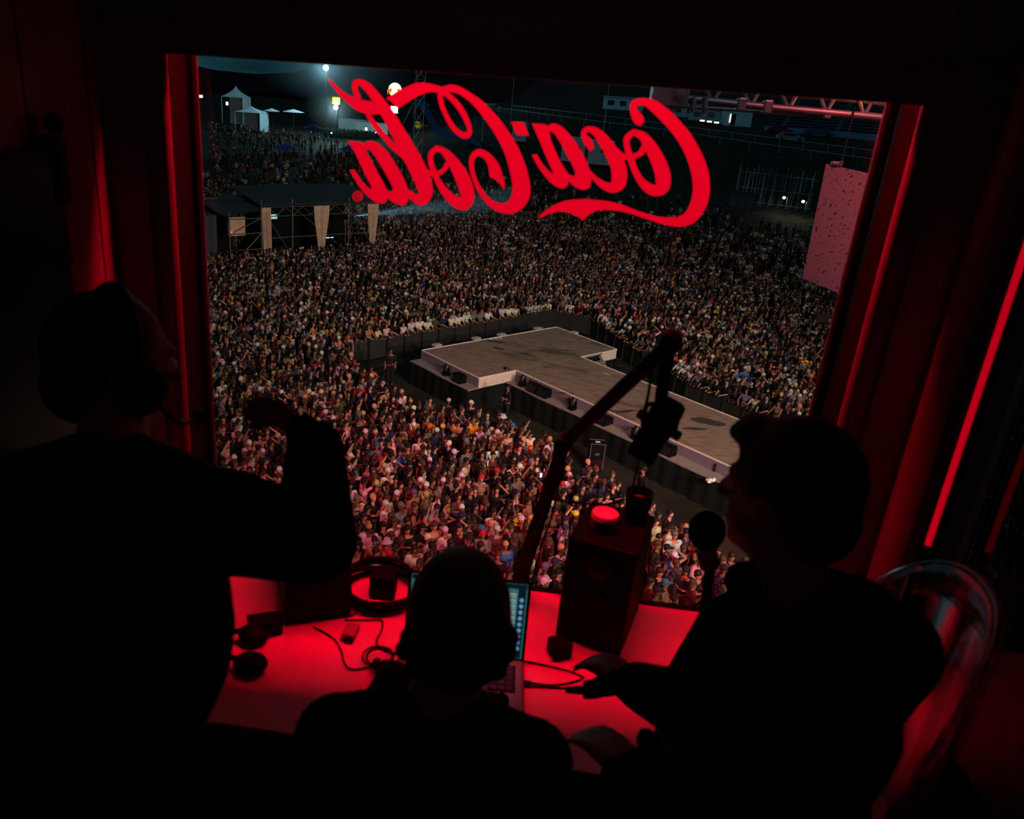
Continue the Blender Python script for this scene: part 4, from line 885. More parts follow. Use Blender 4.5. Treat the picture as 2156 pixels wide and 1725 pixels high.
p = gnd(930, 318); mq = thing('blue_marquee', 'large dark blue marquee with a yellow emblem behind the mast', 'tent', p)
b = MB(); nx, ny = 14, 8
for j in range(ny+1):
    for i in range(nx+1):
        u_, v_ = i/nx*2-1, j/ny; prof = 6.4*max(0, math.exp(-((u_+.62)/.34)**2))*(1-.25*v_)+2.6*(1-abs(u_)**3)
        b.v.append(tuple(p+Vector((u_*7.5, v_*7, .05+prof*math.sin(PI*min(1, .28+v_*.5))))))
b.f = [(j*(nx+1)+i, j*(nx+1)+i+1, (j+1)*(nx+1)+i+1, (j+1)*(nx+1)+i) for j in range(ny) for i in range(nx)]
b.build('canopy', M_blue, mq, True); c = ony(879, 263, p.y-.6)
MB().lathe([(.55, 0), (.55, .08)], c, 20, axis=(0, -1, 0)).build('yellow_emblem', mat('yellow_emblem', (225, 200, 50), .6, emit=.12, ecol=lin((225, 200, 50))), mq)
rdm = mat('red_stripe', (150, 30, 40), .6)
for dz, w in ((-.05, 1.6), (-1.2, 1.3), (-2.2, 1.8)): MB().box(c+Vector((1.0, .05, dz)), (w, .08, .3)).build('red_lettering_strip', rdm, mq)
M_cabin = mat('white_cabin_panel', (205, 210, 205), .6)
for px, py, w, hgt, lab in ((742, 276, 7.5, 2.7, 'left white cabin beneath the orange sign'), (785, 283, 9, 2.6, 'right white cabin with flat roof behind the lettering')):
    p = gnd(px, py); o = thing('site_cabin', lab, 'cabin', p, 'white cabins under the lamp')
    MB().box(p+Vector((0, 1.5, hgt/2)), (w, 3, hgt), rz=-.25).build('walls', M_cabin, o); MB().box(p+Vector((0, 1.5, hgt+.08)), (w+.3, 3.3, .16), rz=-.25).build('roof', M_cabin, o)
    MB().box(p+Vector((w*.2, -.1, 1.1)), (.9, .1, 2.1), rz=-.25).build('door', mat('cabin_door', (120, 125, 125), .6), o)
p = gnd(720, 292); hd = thing('hedge', 'dark clipped hedge in front of the white cabins', 'hedge', p); b = MB()
for k in range(40): b.ell(p+Vector((-4+k*.3, 1+.3*math.sin(k*3.1), 1.0+.2*math.sin(k*1.9))), (.55, .5, 1.0), 7, 5)
b.build('foliage', mat('hedge_leaves', (24, 34, 24), 1, var=.5, scale=4), hd, True)

# -------- racecourse: rails, fences, light poles, buildings, grandstand, cars
M_rail = mat('white_rail', (150, 160, 165), .5)
def rail(pxs, h, lab, posts, nm='race_rail'):
    P = []
    for (x, y), (x2, y2) in zip(pxs[:-1], pxs[1:]):
        for k in range(10): P.append(gnd(x+(x2-x)*k/10, y+(y2-y)*k/10, h))
    P.append(gnd(*pxs[-1], h)); o = thing(nm, lab, 'railing', P[len(P)//2]-Vector((0, 0, h)))
    MB().tube(P, .06, 6).build('rail', M_rail, o)
    tot = sum((b_-a_).length for a_, b_ in zip(P[:-1], P[1:])); step = tot/posts; acc = 0; nxt = step/2
    for a_, b_ in zip(P[:-1], P[1:]):
        L = (b_-a_).length
        while nxt <= acc+L:
            q = a_+(b_-a_)*((nxt-acc)/L); MB().bar((q.x, q.y, hz(q.x, q.y)), q, .07).build('post', M_rail, o); nxt += step
        acc += L
rail([(1030, 224), (1250, 254), (1350, 266), (1600, 302), (1880, 341)], 1.1, 'near white racecourse rail crossing behind the lettering', 34)
rail([(1080, 222), (1300, 247), (1500, 274), (1880, 322)], 1.3, 'far white racecourse rail below the grandstand', 26)
def pole(px0, py0, py1, dist, lab):
    p, h = post_to(px0, py1, dist); o = thing('light_pole', lab, 'pole', p, 'thin poles by the racecourse')
    MB().tube([p, p+Vector((0, 0, h))], [.09, .05], 6).build('mast', M_rail, o); MB().box(p+Vector((0, 0, h)), (.5, .2, .15)).build('lamp_bracket', M_rail, o)
pole(1084, 250, 150, 150, 'thin pole above the gap between the two words'); pole(1284, 300, 168, 140, 'thin pole right of the hyphen, under the header'); pole(1052, 250, 225, 150, 'short thin pole by the large middle letter'); pole(1018, 300, 250, 140, 'short thin pole seen inside the large middle letter')
def low_building(px, py, w, dp, h, lab, rz=-.15, nm='low_building', mt=None):
    p = gnd(px, py); o = thing(nm, lab, 'building', p); R = Matrix.Rotation(rz, 3, 'Z'); mt = mt or mat('pale_blue_wall', (150, 180, 190), .7)
    MB().box(p+R @ Vector((0, dp/2, h/2)), (w, dp, h), rz=rz).build('walls', mt, o); MB().box(p+R @ Vector((0, dp/2, h+.12)), (w+.4, dp+.6, .24), rz=rz).build('roof', mat('pale_roof', (130, 150, 160), .7), o)
    for k in range(3): MB().box(p+R @ Vector((w*(-.3+.3*k), -.03, h*.55)), (w*.16, .06, h*.4), rz=rz).build('window', mat('dark_pane', (20, 30, 36), .2), o)
low_building(1310, 232, 9, 4, 2.6, 'long pale low building left of the capital letter top'); low_building(1425, 246, 9, 4, 2.6, 'pale low building seen under the roof truss'); low_building(1495, 256, 9, 4, 2.4, 'pale low building with lit windows below the truss')
for px, py in ((1478, 254), (1493, 256), (1508, 258)):
    p = gnd(px, py, 1.3); tag(MB().bevbox(p-Vector((0, .3, 0)), (.9, .1, .3), .03).build('lit_window', mat('lit_pane', (255, 250, 235), .4, emit=1.2)), {1478: 'left', 1493: 'middle', 1508: 'right'}[px]+' small lit window of the building below the truss', 'window', 'lit windows below the truss')
p = gnd(1552, 266); o = thing('gabled_house', 'small white house with a blue gabled roof by the grandstand', 'house', p)
MB().box(p+Vector((0, 2, 1.6)), (5.2, 4, 3.2)).build('walls', M_cabin, o)
MB().add([p+Vector(v) for v in ((-3, -.4, 3.1), (3, -.4, 3.1), (3, 4.4, 3.1), (-3, 4.4, 3.1), (-2.2, 2, 4.9), (2.2, 2, 4.9))], [(0, 1, 5, 4), (1, 2, 5), (2, 3, 4, 5), (3, 0, 4), (3, 2, 1, 0)]).build('roof', mat('blue_roof', (52, 100, 125), .7), o)
MB().box(p+Vector((-1.0, -.03, 1.2)), (.9, .08, 2.2)).build('door', mat('dark_pane', (20, 30, 36), .2), o); MB().box(p+Vector((-1.6, -.05, 1.4)), (.25, .06, 1.6)).build('window', mat('lit_pane', (255, 250, 235), .4, emit=1.2), o)
# grandstand: one bench row after another
g0, g1 = gnd(1600, 275), gnd(1880, 304)
gd = (g1-g0); GL = gd.length+14; gd.normalize(); gn = Vector((-gd.y, gd.x, 0)); gn = gn if gn.y > 0 else -gn
gs_ = thing('grandstand', 'grey stepped grandstand under the roof truss at right', 'grandstand', (g0+g1)/2+gn*6)
zb = min(g0.z, g1.z); gm = mat('grey_blue_bench', (96, 104, 120), .8); gm2 = mat('grandstand_riser', (52, 58, 70), .8)
for k in range(14):
    c = (g0+g1)/2+gn*(4+k*.95); c.z = zb+.9+k*.52
    MB().box(c+gd*7, (GL, .42, .1), rz=math.atan2(gd.y, gd.x)).build('bench', gm, gs_)
    MB().box(c+gd*7+gn*.35-Vector((0, 0, .45)), (GL, .5, .7), rz=math.atan2(gd.y, gd.x)).build('riser', gm2, gs_)
MB().box((g0+g1)/2+gd*7+gn*3.2+Vector((0, 0, zb+.6-(g0.z+g1.z)/2)), (GL, .2, 1.6), rz=math.atan2(gd.y, gd.x)).build('front_wall', mat('front_wall_blue', (110, 130, 165), .8), gs_)
for k in range(4): 
    a_ = (g0+g1)/2+gd*(5-GL*.36+k*GL*.26)+gn*3.6; a_.z = zb+1.0; MB().bar(a_, a_+gn*13.2+Vector((0, 0, 7.2)), .9, .12).build('stairway', gm2, gs_)
def car(px, py, L, col, lab, rz, hgt=1.45, tail=True):
    p = gnd(px, py); o = thing('parked_car', lab, 'car', p, 'cars parked before the grandstand'); R = Matrix.Rotation(rz, 3, 'Z'); w = 1.8
    prof = [(-L/2, .35), (L/2, .35), (L/2, .8), (L*.32, .92), (L*.2, hgt), (-L*.3, hgt), (-L*.44, .95), (-L/2, .9)]
    b = MB(); n = len(prof); vs = [R @ Vector((x, y*w/2, z)) + p for y in (-1, 1) for x, z in prof]
    b.add(vs, [tuple(range(n))[::-1], tuple(range(n, 2*n))]+[(i, (i+1) % n, n+(i+1) % n, n+i) for i in range(n)]); b.build('body', mat('car_paint_'+col, {'red': (120, 30, 34), 'grey': (70, 78, 88), 'silver': (120, 128, 140)}[col], .3), o)
    MB().box(p+R @ Vector((-.2, 0, hgt-.28)), (L*.46, w+.02, .36), rz=rz).build('windows', mat('dark_pane', (20, 30, 36), .2), o)
    for x in (-L*.31, L*.31):
        for y in (-1, 1): MB().lathe([(.33, -.1), (.33, .1)], p+R @ Vector((x, y*w*.48, .33)), 14, axis=R @ Vector((0, 1, 0))).build('wheel', M_rubber, o)
    if tail: MB().box(p+R @ Vector((-L/2-.02, -.5, .75)), (.06, .35, .16), rz=rz).build('tail_light', mat('tail_red', (255, 30, 40), .4, emit=.5, ecol=(1, .08, .1)), o)
car(1640, 283, 4.6, 'red', 'red car left in the group parked before the grandstand', -.2); car(1722, 288, 5.4, 'grey', 'dark grey van parked before the grandstand', -.2, 1.9, False); car(1662, 298, 4.6, 'silver', 'silver car parked nearest, under the red one', -.15)
# stacked scaffolding and lamps at right, behind the sparse crowd
p0, p1 = gnd(1545, 425), gnd(1705, 445)
sf = thing('scaffold_stack', 'pale scaffold frames stacked behind the right-hand crowd', 'scaffolding', (p0+p1)/2); sd = (p1-p0)
for k in range(26):
    a_ = p0+sd*(k/25)+Vector((0, .6*math.sin(k*2.1), 0)); a_.z = hz(a_.x, a_.y); lean = .25*math.sin(k*4.7)
    MB().bar(a_, a_+Vector((lean, 0, 4.4+.5*math.sin(k*1.3))), .07).build('frame_pole', mat('dim_scaffold', (78, 92, 100), .5), sf)
for z in (.3, 2.0, 3.9): MB().bar(p0+Vector((0, 0, z)), p1+Vector((0, 0, z)), .08).build('cross_pole', mat('dim_scaffold', (78, 92, 100), .5), sf)
for k, (px, py) in enumerate(((1650, 416), (1690, 424))):
    q = gnd(px, py+38); c = ony(px, py, q.y); o = thing('work_lamp', ['left work lamp shining behind the right crowd', 'right work lamp shining behind the right crowd'][k], 'lamp', q, 'work lamps')
    MB().tube([q, (q.x, q.y, c.z)], .05, 6).build('stand', M_darkmetal, o); MB().ell(c-Vector((0, .2, 0)), (.2, .12, .16), 10, 6).build('lamp_head', mat('warm_work_lamp', (255, 240, 190), .3, emit=9, ecol=(1, .85, .5)), o)
    l = bpy.data.lights.new('work_lamp_light', 'POINT'); l.energy = 120; l.color = (1, .95, .7); q_ = bpy.data.objects.new('work_lamp_light', l); COL.objects.link(q_); q_.location = c-Vector((0, .6, .1)); q_.parent = o; q_.matrix_parent_inverse = Matrix.Translation(-o.location)
q = gnd(1556, 452); o = thing('menu_board', 'dark notice board with small panels left of work lamps', 'board', q)
MB().box(q+Vector((0, 0, 1.7)), (3.2, .15, 2.2), rz=-.2).build('board', mat('dark_board', (30, 30, 38), .6), o)
for k in range(3): MB().box(q+Vector((-.95+.95*k, -.12+.19*(k-1)*-.9, 1.6)), (.75, .03, 1.5), rz=-.2).build('panel', mat('board_panel', (60, 56, 66), .6), o)
for s_ in (-1.3, 1.3): MB().box(q+Vector((s_, -s_*.2, .3)), (.1, .1, .62)).build('leg', M_darkmetal, o)
# white screens on trailers behind the lettering
for k, (px, py, w, h) in enumerate(((1205, 348, 3.4, 3.4), (1262, 355, 3.6, 3.4), (1092, 305, 2.2, 3))):
    q = gnd(px, py); o = thing('white_trailer', ['white trailer behind the small letter of the first word', 'white trailer with a dark mark right of its neighbour', 'pale trailer below the hyphen'][k], 'trailer', q, 'trailers behind the lettering')
    MB().bevbox(q+Vector((0, 1.2, h/2+.5)), (w, 2.4, h), .05, rz=-.1).build('box_body', mat('trailer_white', (150, 158, 165), .6), o)
    for s_ in (-.3, .3): MB().lathe([(.4, -.12), (.4, .12)], q+Vector((w*s_, .3, .4)), 12, axis=(0, 1, 0)).build('wheel', M_rubber, o)
    MB().box(q+Vector((w*.12, -.03-.012*w, h*.72)), (w*.3, .06, h*.14), rz=-.1).build('mark', M_darkmetal, o)

# -------- roof truss hanging outside at upper right, and the speckled board
M_truss = mat('truss_aluminium', (150, 135, 135), .42, .75)
YT = 8.0
def ty(px, py, y=YT): return ony(px, py, y)
tr_ = thing('roof_truss', 'red-lit aluminium roof truss outside at the upper right', 'truss', ty(1620, 215))
MB().tube([ty(1398, 203), ty(1640, 228), ty(1900, 252)], .036, 10).build('lower_chord', M_truss, tr_, True)
MB().tube([ty(1400, 176, YT+.6), ty(1640, 196, YT+.6), ty(1900, 218, YT+.6)], .036, 10).build('rear_chord', M_truss, tr_, True)
MB().tube([ty(1430, 224, YT+.9), ty(1700, 240, YT+.9)], .02, 8).build('cable_tray_pipe', M_truss, tr_, True)
for x0 in (1420, 1500, 1580, 1660, 1740, 1820):
    MB().tube([ty(x0, 205+(x0-1398)*.098), ty(x0+45, 150, YT+.3)], .018, 8).build('web', M_truss, tr_, True); MB().tube([ty(x0+80, 205+(x0+80-1398)*.098), ty(x0+45, 150, YT+.3)], .018, 8).build('web', M_truss, tr_, True)
cb = MB().bevbox(ty(1410, 192), (.32, .3, .28), .02).build('corner_block', M_truss, tr_)
for (x, y0, y1, r) in ((1383, 172, 222, .028), (1399, 178, 226, .02), (1418, 190, 240, .03), (1460, 205, 237, .026), (1485, 205, 240, .026)):
    MB().tube([ty(x, y0, YT-.1), ty(x-2, y1, YT-.1)], r, 10).build('pin_tube', M_truss, tr_, True)
    MB().lathe([(r*1.5, -.01), (r*1.5, .012)], ty(x-1, (y0+y1)/2+6, YT-.1), 12).build('collar', M_truss, tr_)
MB().lathe([(.05, 0), (.05, .03), (.025, .035)], ty(1432, 199, YT-.2), 14, axis=(0, -1, 0)).build('bolt_head', M_truss, tr_, True)
MB().bevbox(ty(1742, 241), (.06, .06, .07), .01).build('clamp', M_truss, tr_)
for x in (1560, 1615, 1870): MB().bevbox(ty(x, 220+(x-1560)*.09), (.08, .1, .12), .015).build('clamp', M_truss, tr_)
cv = thing('roof_canopy', 'orange-lit stage roof sheet above the truss', 'canopy', ty(1780, 190, YT+2))
MB().add([ty(1560, 196, YT+1.6), ty(1960, 232, YT+1.2), ty(1990, 130, YT+3), ty(1560, 120, YT+3)], [(0, 1, 2, 3), (3, 2, 1, 0)]).build('sheet', mat('pale_roof_sheet', (230, 190, 170), .7), cv)
def plamp(nm, loc, e, col, r=.08):
    l = bpy.data.lights.new(nm, 'POINT'); l.energy = e; l.color = col; l.shadow_soft_size = r; o = bpy.data.objects.new(nm, l); COL.objects.link(o); o.location = loc; return o
plamp('red_truss_lamp', ty(1800, 150, YT-.6)+Vector((.4, 0, .5)), 17, (1, .15, .07), .15)
plamp('added_side_fill', (1.18, 2.3, 13.4), 1.6, (1, .45, .5), .05)  # point lamp added only to brighten the edge rod outside the side window
plamp('orange_roof_lamp', ty(1840, 185, YT+.4), 9, (1, .26, .08), .1)
YB = 7.4
def tb(px, py): return ony(px, py, YB)
cs = [tb(1739, 346), tb(1828, 366), tb(1764, 616), tb(1689, 586)]
cx_ = (cs[0]+cs[1]+cs[2]+cs[3])/4
brd = thing('speckled_board', 'pinkish speckled board hanging outside at the right window edge', 'board', cx_)
sk = bpy.data.materials.new('speckled_concrete'); sk.use_nodes = True; t = sk.node_tree; b = t.nodes['Principled BSDF']; b.inputs['Roughness'].default_value = .9
n1 = t.nodes.new('ShaderNodeTexNoise'); n1.inputs['Scale'].default_value = 42; n1.inputs['Detail'].default_value = 3; r1 = t.nodes.new('ShaderNodeValToRGB'); tc = t.nodes.new('ShaderNodeTexCoord')
r1.color_ramp.elements[0].position = .345; r1.color_ramp.elements[0].color = lin((44, 36, 38))+(1,); r1.color_ramp.elements[1].position = .385; r1.color_ramp.elements[1].color = lin((138, 124, 122))+(1,)
t.links.new(tc.outputs['Object'], n1.inputs['Vector']); t.links.new(n1.outputs['Fac'], r1.inputs['Fac']); t.links.new(r1.outputs['Color'], b.inputs['Base Color'])
b_ = MB(); bk_ = Vector((0.02, .06, 0)); b_.add(cs+[c+bk_ for c in cs], [(0, 1, 2, 3), (7, 6, 5, 4), (0, 4, 5, 1), (1, 5, 6, 2), (2, 6, 7, 3), (3, 7, 4, 0)]); b_.build('slab', sk, brd)
MB().bevbox(tb(1758, 344), (.06, .05, .03), .005).build('lug', M_truss, brd); MB().tube([tb(1769, 350), tb(1773, 339)], .016, 10).build('lug', M_truss, brd, True)
MB().tube([tb(1773, 341), ony(1800, 225, YT)], .006, 6).build('hanger_wire', M_darkmetal, brd)
plamp('red_board_lamp', tb(1700, 420)+Vector((.3, -2.6, 1.2)), 1.2, (1, .3, .3), .2)
# lit notice at the right edge of the crowd
q = gnd(1738, 735); o = thing('red_text_sign', 'dark sign with two lines of red lettering at right edge', 'sign', q)
c = ony(1738, 692, q.y); dR = (ony(1765, 706, q.y)-ony(1715, 682, q.y)); 
MB().bevbox(c, (1.45, .3, 1.7), .03).build('board', mat('maroon_board', (40, 14, 20), .6), o); MB().box((q.x, q.y, (c.z-.85)/2), (1.3, .25, c.z-.85)).build('base', M_black, o)
rt = mat('red_letter_glow', (235, 70, 70), .5, emit=.6, ecol=lin((230, 70, 75)))
for line, (x0, y0, x1, y1, nL) in enumerate(((1714, 686, 1732, 694, 9), (1721, 699, 1738, 707, 8))):
    for k in range(nL):
        f_ = k/(nL-1); pp = ony(x0+(x1-x0)*f_, y0+(y1-y0)*f_, q.y-.17); MB().box(pp, (.033, .02, .1+.05*((k*7) % 3 == 0))).build('letter', rt, o)
for a_, b__ in (((1712, 690), (1740, 702)),): MB().bar(ony(*a_, q.y-.17), ony(*b__, q.y-.17), .02).build('underline', rt, o)
TABLES = []
for k, (px, py) in enumerate(((1684, 646), (1734, 662), (1630, 552), (1650, 512))):
    q = gnd(px, py+10); TABLES.append(q); tag(MB().bevbox(q+Vector((0, 0, .8)), (1.6, .9, .06), .02, rz=-.3).build('blue_table', mat('teal_table', (50, 120, 150), .6)), ['left blue table top by the red lettered sign', 'right blue table top by the red lettered sign', 'blue table top in the crowd below the board corner', 'blue table top in the sparse crowd at right'][k], 'table', 'blue tables in the crowd')
    o = [o for o in COL.objects if o.name.startswith('blue_table')][-1]
    for sx in (-.6, .6): MB().box(q+Vector((sx, -sx*.3, .385)), (.08, .08, .77)).build('leg', M_darkmetal, o)

# ================================================================== PEOPLE
def evaluated(mb, voxel, smooth=4, target=None, name='body'):
    me = mb.mesh('tmp'); o = bpy.data.objects.new('tmp', me); COL.objects.link(o)
    r = o.modifiers.new('r', 'REMESH'); r.mode = 'VOXEL'; r.voxel_size = voxel
    s = o.modifiers.new('s', 'SMOOTH'); s.iterations = smooth; s.factor = .5
    if target:
        dg = bpy.context.evaluated_depsgraph_get(); n = len(o.evaluated_get(dg).data.polygons)*2
        d_ = o.modifiers.new('d', 'DECIMATE'); d_.ratio = min(1, target/max(1, n))
    dg = bpy.context.evaluated_depsgraph_get()
    out = bpy.data.meshes.new_from_object(o.evaluated_get(dg)); out.name = name
    bpy.data.objects.remove(o); bpy.data.meshes.remove(me)
    out.materials.clear(); out.polygons.foreach_set('use_smooth', [True]*len(out.polygons)); return out
def arrays(me):
    v = np.empty(len(me.vertices)*3); me.vertices.foreach_get('co', v); n = np.empty(len(me.vertices)*3); me.vertices.foreach_get('normal', n)
    return v.reshape(-1, 3), n.reshape(-1, 3)
def bone_tags(pts, bones):
    best = np.full(len(pts), 1e9); tagi = np.zeros(len(pts), int)
    for i, (a, b, r) in enumerate(bones):
        a, b = np.array(a), np.array(b); d = b-a; L = max(1e-9, d@d); t = np.clip(((pts-a)@d)/L, 0, 1)
        ds = np.linalg.norm(pts-(a+t[:, None]*d), axis=1)-r
        m = ds < best; best[m] = ds[m]; tagi[m] = i
    return tagi
def shell(me, mask_v, off, name):
    """the clothed faces of a body as a garment mesh lying just outside the skin"""
    v, n = arrays(me); idx = {}; vs = []; fs = []
    for p in me.polygons:
        if all(mask_v[i] for i in p.vertices):
            f = []
            for i in p.vertices:
                if i not in idx: idx[i] = len(vs); vs.append(tuple(v[i]+n[i]*off))
                f.append(idx[i])
            fs.append(f)
    m_ = bpy.data.meshes.new(name); m_.from_pydata(vs, [], fs); m_.update(); m_.polygons.foreach_set('use_smooth', [True]*len(m_.polygons)); return m_

# ---------------------------------------------------------------- the three operators in the booth
M_skin = mat('skin', (112, 78, 66), .65)
def hand(mb, wr, dirv, pal, curl, spread=1, thumb=1):
    """palm and five fingers from the wrist; dirv points along the hand, pal out of the palm"""
    d = Vector(dirv).normalized(); p = Vector(pal); p = (p-d*p.dot(d)).normalized(); s = d.cross(p)
    wr = Vector(wr)
    for k in (-.028, -.01, .01, .028): mb.cap(wr+s*k*.6, wr+d*.085+s*k, .016, .0135, 8)
    tips = []
    for k, (off, L) in enumerate(((-.03, .07), (-.01, .082), (.011, .078), (.031, .062))):
        q = wr+d*.088+s*off; dd = d.copy()
        for j, f in enumerate((.42, .33, .25)):
            dd = (dd+p*curl*(.35+.25*j)+s*off*2*spread).normalized(); q2 = q+dd*L*f; mb.cap(q, q2, .0095-.001*j, .0088-.001*j, 8); q = q2
        tips.append(q)
    q = wr+d*.028-s*.03*thumb; dd = (d*.6-s*thumb+p*.25).normalized()
    for L in (.04, .03, .025):
        q2 = q+dd*L; mb.cap(q, q2, .012, .0095, 8); q = q2; dd = (dd+d*.5+p*curl*.3).normalized()
    return tips
def operator(name, label, J, face, hands, group=None, top=(14, 14, 18), arm=1.0):
    """J: joint positions in the booth. Body = one continuous surface; hair, top, trousers are parts"""
    base = Vector((J['pelvis'].x, J['pelvis'].y, ZF))
    mb = MB(); B = []
    def bone(a, b, r0, r1, tg): mb.cap(J[a] if isinstance(a, str) else a, J[b] if isinstance(b, str) else b, r0, r1, 12); B.append((tuple(J[a] if isinstance(a, str) else a), tuple(J[b] if isinstance(b, str) else b), (r0+r1)/2, tg))
    sl, sr = J['shL'], J['shR']; side = (sr-sl).normalized(); chest = J['chest']
    up = (J['neck']-J['pelvis']).normalized(); fwdv = side.cross(up)*-1
    M = Matrix((side, up.cross(side), up)).transposed()
    mb.ell(chest, (.165, .115, .2), 14, 10, M); mb.ell((chest*.45+J['pelvis']*.55), (.145, .105, .2), 14, 10, M); mb.ell(J['pelvis'], (.165, .125, .13), 14, 10, M)
    B += [(tuple(chest-side*.08), tuple(chest+side*.08), .13, 'top'), (tuple((chest+J['pelvis'])/2), tuple(J['pelvis']+up*.06), .13, 'top'), (tuple(J['pelvis']-side*.06-up*.04), tuple(J['pelvis']+side*.06-up*.04), .12, 'leg')]
    nb = J['neck']
    for s_ in ('L', 'R'):
        bone(nb-up*.03, 'sh'+s_, .06, .058, 'top'); bone(chest+up*.05, 'sh'+s_, .09, .062, 'top')
        bone('sh'+s_, 'el'+s_, .056*arm, .046*arm, 'top'); bone('el'+s_, 'wr'+s_, .045*arm, .03*arm, 'sleeve')
        bone('hip'+s_, 'kn'+s_, .085, .06, 'leg'); bone('kn'+s_, 'an'+s_, .058, .042, 'leg')
        ft = Vector(fwdv); ft.z = 0; ft.normalize(); bone(J['an'+s_]-Vector((0, 0, .03)), J['an'+s_]+ft*.16-Vector((0, 0, .045)), .045, .035, 'shoe')
    hd = J['head']; bone(nb-up*.02, hd-Vector((0, 0, .06)), .056, .052, 'skin')
    fx = Vector(face).normalized(); sx = fx.cross(Vector((0, 0, 1))).normalized(); uz = sx.cross(fx)
    HM = Matrix((sx, fx, uz)).transposed()
    hp_ = lambda x, y, z: hd+HM @ Vector((x, y, z))
    mb.ell(hp_(0, -.012, .022), (.076, .096, .098), 16, 12, HM); mb.ell(hp_(0, .03, -.045), (.058, .062, .07), 14, 10, HM)   # skull, jaw
    mb.cap(hp_(0, .082, .028), hp_(0, .108, -.012), .010, .015); mb.cap(hp_(-.03, .078, .038), hp_(.03, .078, .038), .012, .012)  # nose, brow
    mb.cap(hp_(-.02, .082, -.048), hp_(.02, .082, -.048), .009, .009); mb.ell(hp_(0, .072, -.085), (.026, .022, .022), 10, 6, HM)     # lips, chin
    for s_ in (-1, 1): mb.ell(hp_(s_*.078, -.005, .0), (.012, .02, .032), 8, 6, HM)
    B.append((tuple(hp_(0, 0, .02)), tuple(hp_(0, .02, -.03)), .085, 'skin'))
    for (w_, d_, p_, c_, th) in hands: hand(mb, w_, d_, p_, c_, 1, th); B.append((tuple(w_), tuple(Vector(w_)+Vector(d_).normalized()*.17), .02, 'skin'))
    me = evaluated(mb, .009, 4, None, name); v, n = arrays(me); tg = np.array([b[3] for b in B])[bone_tags(v, [b[:3] for b in B])]
    body = link(name, me); me.materials.append(M_skin); tag(body, label, 'person', group)
    fab = mat('top_fabric_%d_%d_%d' % top, top, .95, var=.2, scale=30, spec=.15); trs = mat('dark_denim', (16, 18, 24), .9, spec=.15)
    def garment(nm, keys, off, mt): 
        g_ = shell(me, np.isin(tg, keys), off, nm); g_.materials.append(mt); return link(nm, g_, body, True)
    garment('top', ['top', 'sleeve'], .011, fab); garment('trousers', ['leg'], .009, trs); garment('shoes', ['shoe'], .008, M_rubber)
    for s_ in (-1, 1): MB().ell(hp_(s_*.031, .079, .016), (.012, .012, .012), 10, 8).build('eye', M_white, body, True)
    return body, hp_, HM
def hair_mesh(hp_, HM, spec, name, body, mt):
    mb = MB()
    for c, r in spec: mb.ell(hp_(*c), r, 12, 8, HM)
    me = evaluated(mb, .009, 3, None, name); me.materials.append(mt); return link(name, me, body, True)
M_hair = mat('dark_hair', (16, 13, 12), .7, var=.4, scale=40, bump=.4)
V3 = Vector
# centre: seated, seen from behind
hd = at(966, 1312, 1.31); J = dict(head=hd)
sl, sr = at(712, 1556, 1.28), at(1112, 1606, 1.28)
mid = (sl+sr)/2; J.update(shL=sl, shR=sr, neck=mid+V3((0, .02, .075)), chest=mid+V3((0, -.03, -.15)), pelvis=V3((mid.x, mid.y-.17, ZF+.56)))
J['head'] = hd
J.update(elL=V3((sl.x-.09, sl.y+.12, ZD-.02)), elR=V3((sr.x+.07, sr.y+.12, ZD-.0)), wrL=dk(838, 1455)+V3((-.01, -.01, .045)), wrR=dk(1000, 1500)+V3((.0, -.03, .045)))
for s_, k in (('L', -1), ('R', 1)):
    J['hip'+s_] = J['pelvis']+V3((k*.1, .05, -.04)); J['kn'+s_] = J['pelvis']+V3((k*.14, .45, .0)); J['an'+s_] = V3((J['pelvis'].x+k*.13, J['pelvis'].y+.42, ZF+.085))
body, hp_, HM = operator('person', 'seated operator seen from behind, typing at the laptop in dark clothes', J, (.0, 1, -.25), [(J['wrL'], (.35, 1, -.28), (0, 0, -1), .5, -1), (J['wrR'], (-.2, 1, -.28), (0, 0, -1), .5, 1)], top=(15, 14, 16))
hair_mesh(hp_, HM, [((0, -.02, .03), (.086, .104, .104)), ((0, -.05, -.025), (.080, .066, .066))]+[((.074*math.sin(k*2.4)*(.75+.25*math.sin(k*5.1)), -.05+.05*math.cos(k*2.4), .09-.0068*k), (.02, .02, .018)) for k in range(24)]+[((.084, -.02, -.03), (.018, .02, .016)), ((.086, -.03, .0), (.018, .02, .016)), ((-.080, -.03, -.045), (.02, .02, .018)), ((.07, -.035, -.058), (.018, .02, .016))], 'hair', body, M_hair)
# chair for the centre operator
p = J['pelvis']; ch = thing('desk_chair', 'dark desk chair under the seated operator at the laptop', 'chair', (p.x, p.y, ZF))
MB().bevbox((p.x, p.y+.06, ZF+.43), (.44, .44, .05), .02).build('seat', M_fabric_black, ch)
MB().bevbox((p.x, p.y-.22, ZF+.72), (.42, .04, .42), .018).build('backrest', M_fabric_black, ch)
MB().tube([(p.x, p.y, ZF+.41), (p.x, p.y, ZF+.1)], .025, 10).build('gas_column', M_darkmetal, ch)
for k in range(5): a = 2*PI*k/5; MB().bar((p.x, p.y, ZF+.09), (p.x+.26*math.cos(a), p.y+.26*math.sin(a), ZF+.06), .04).build('base_spoke', M_darkmetal, ch); MB().ell((p.x+.26*math.cos(a), p.y+.26*math.sin(a), ZF+.03), (.028, .028, .028), 8, 6).build('castor', M_rubber, ch)
MB().bar((p.x, p.y-.19, ZF+.42), (p.x, p.y-.22, ZF+.6), .06, .02).build('back_bracket', M_darkmetal, ch)
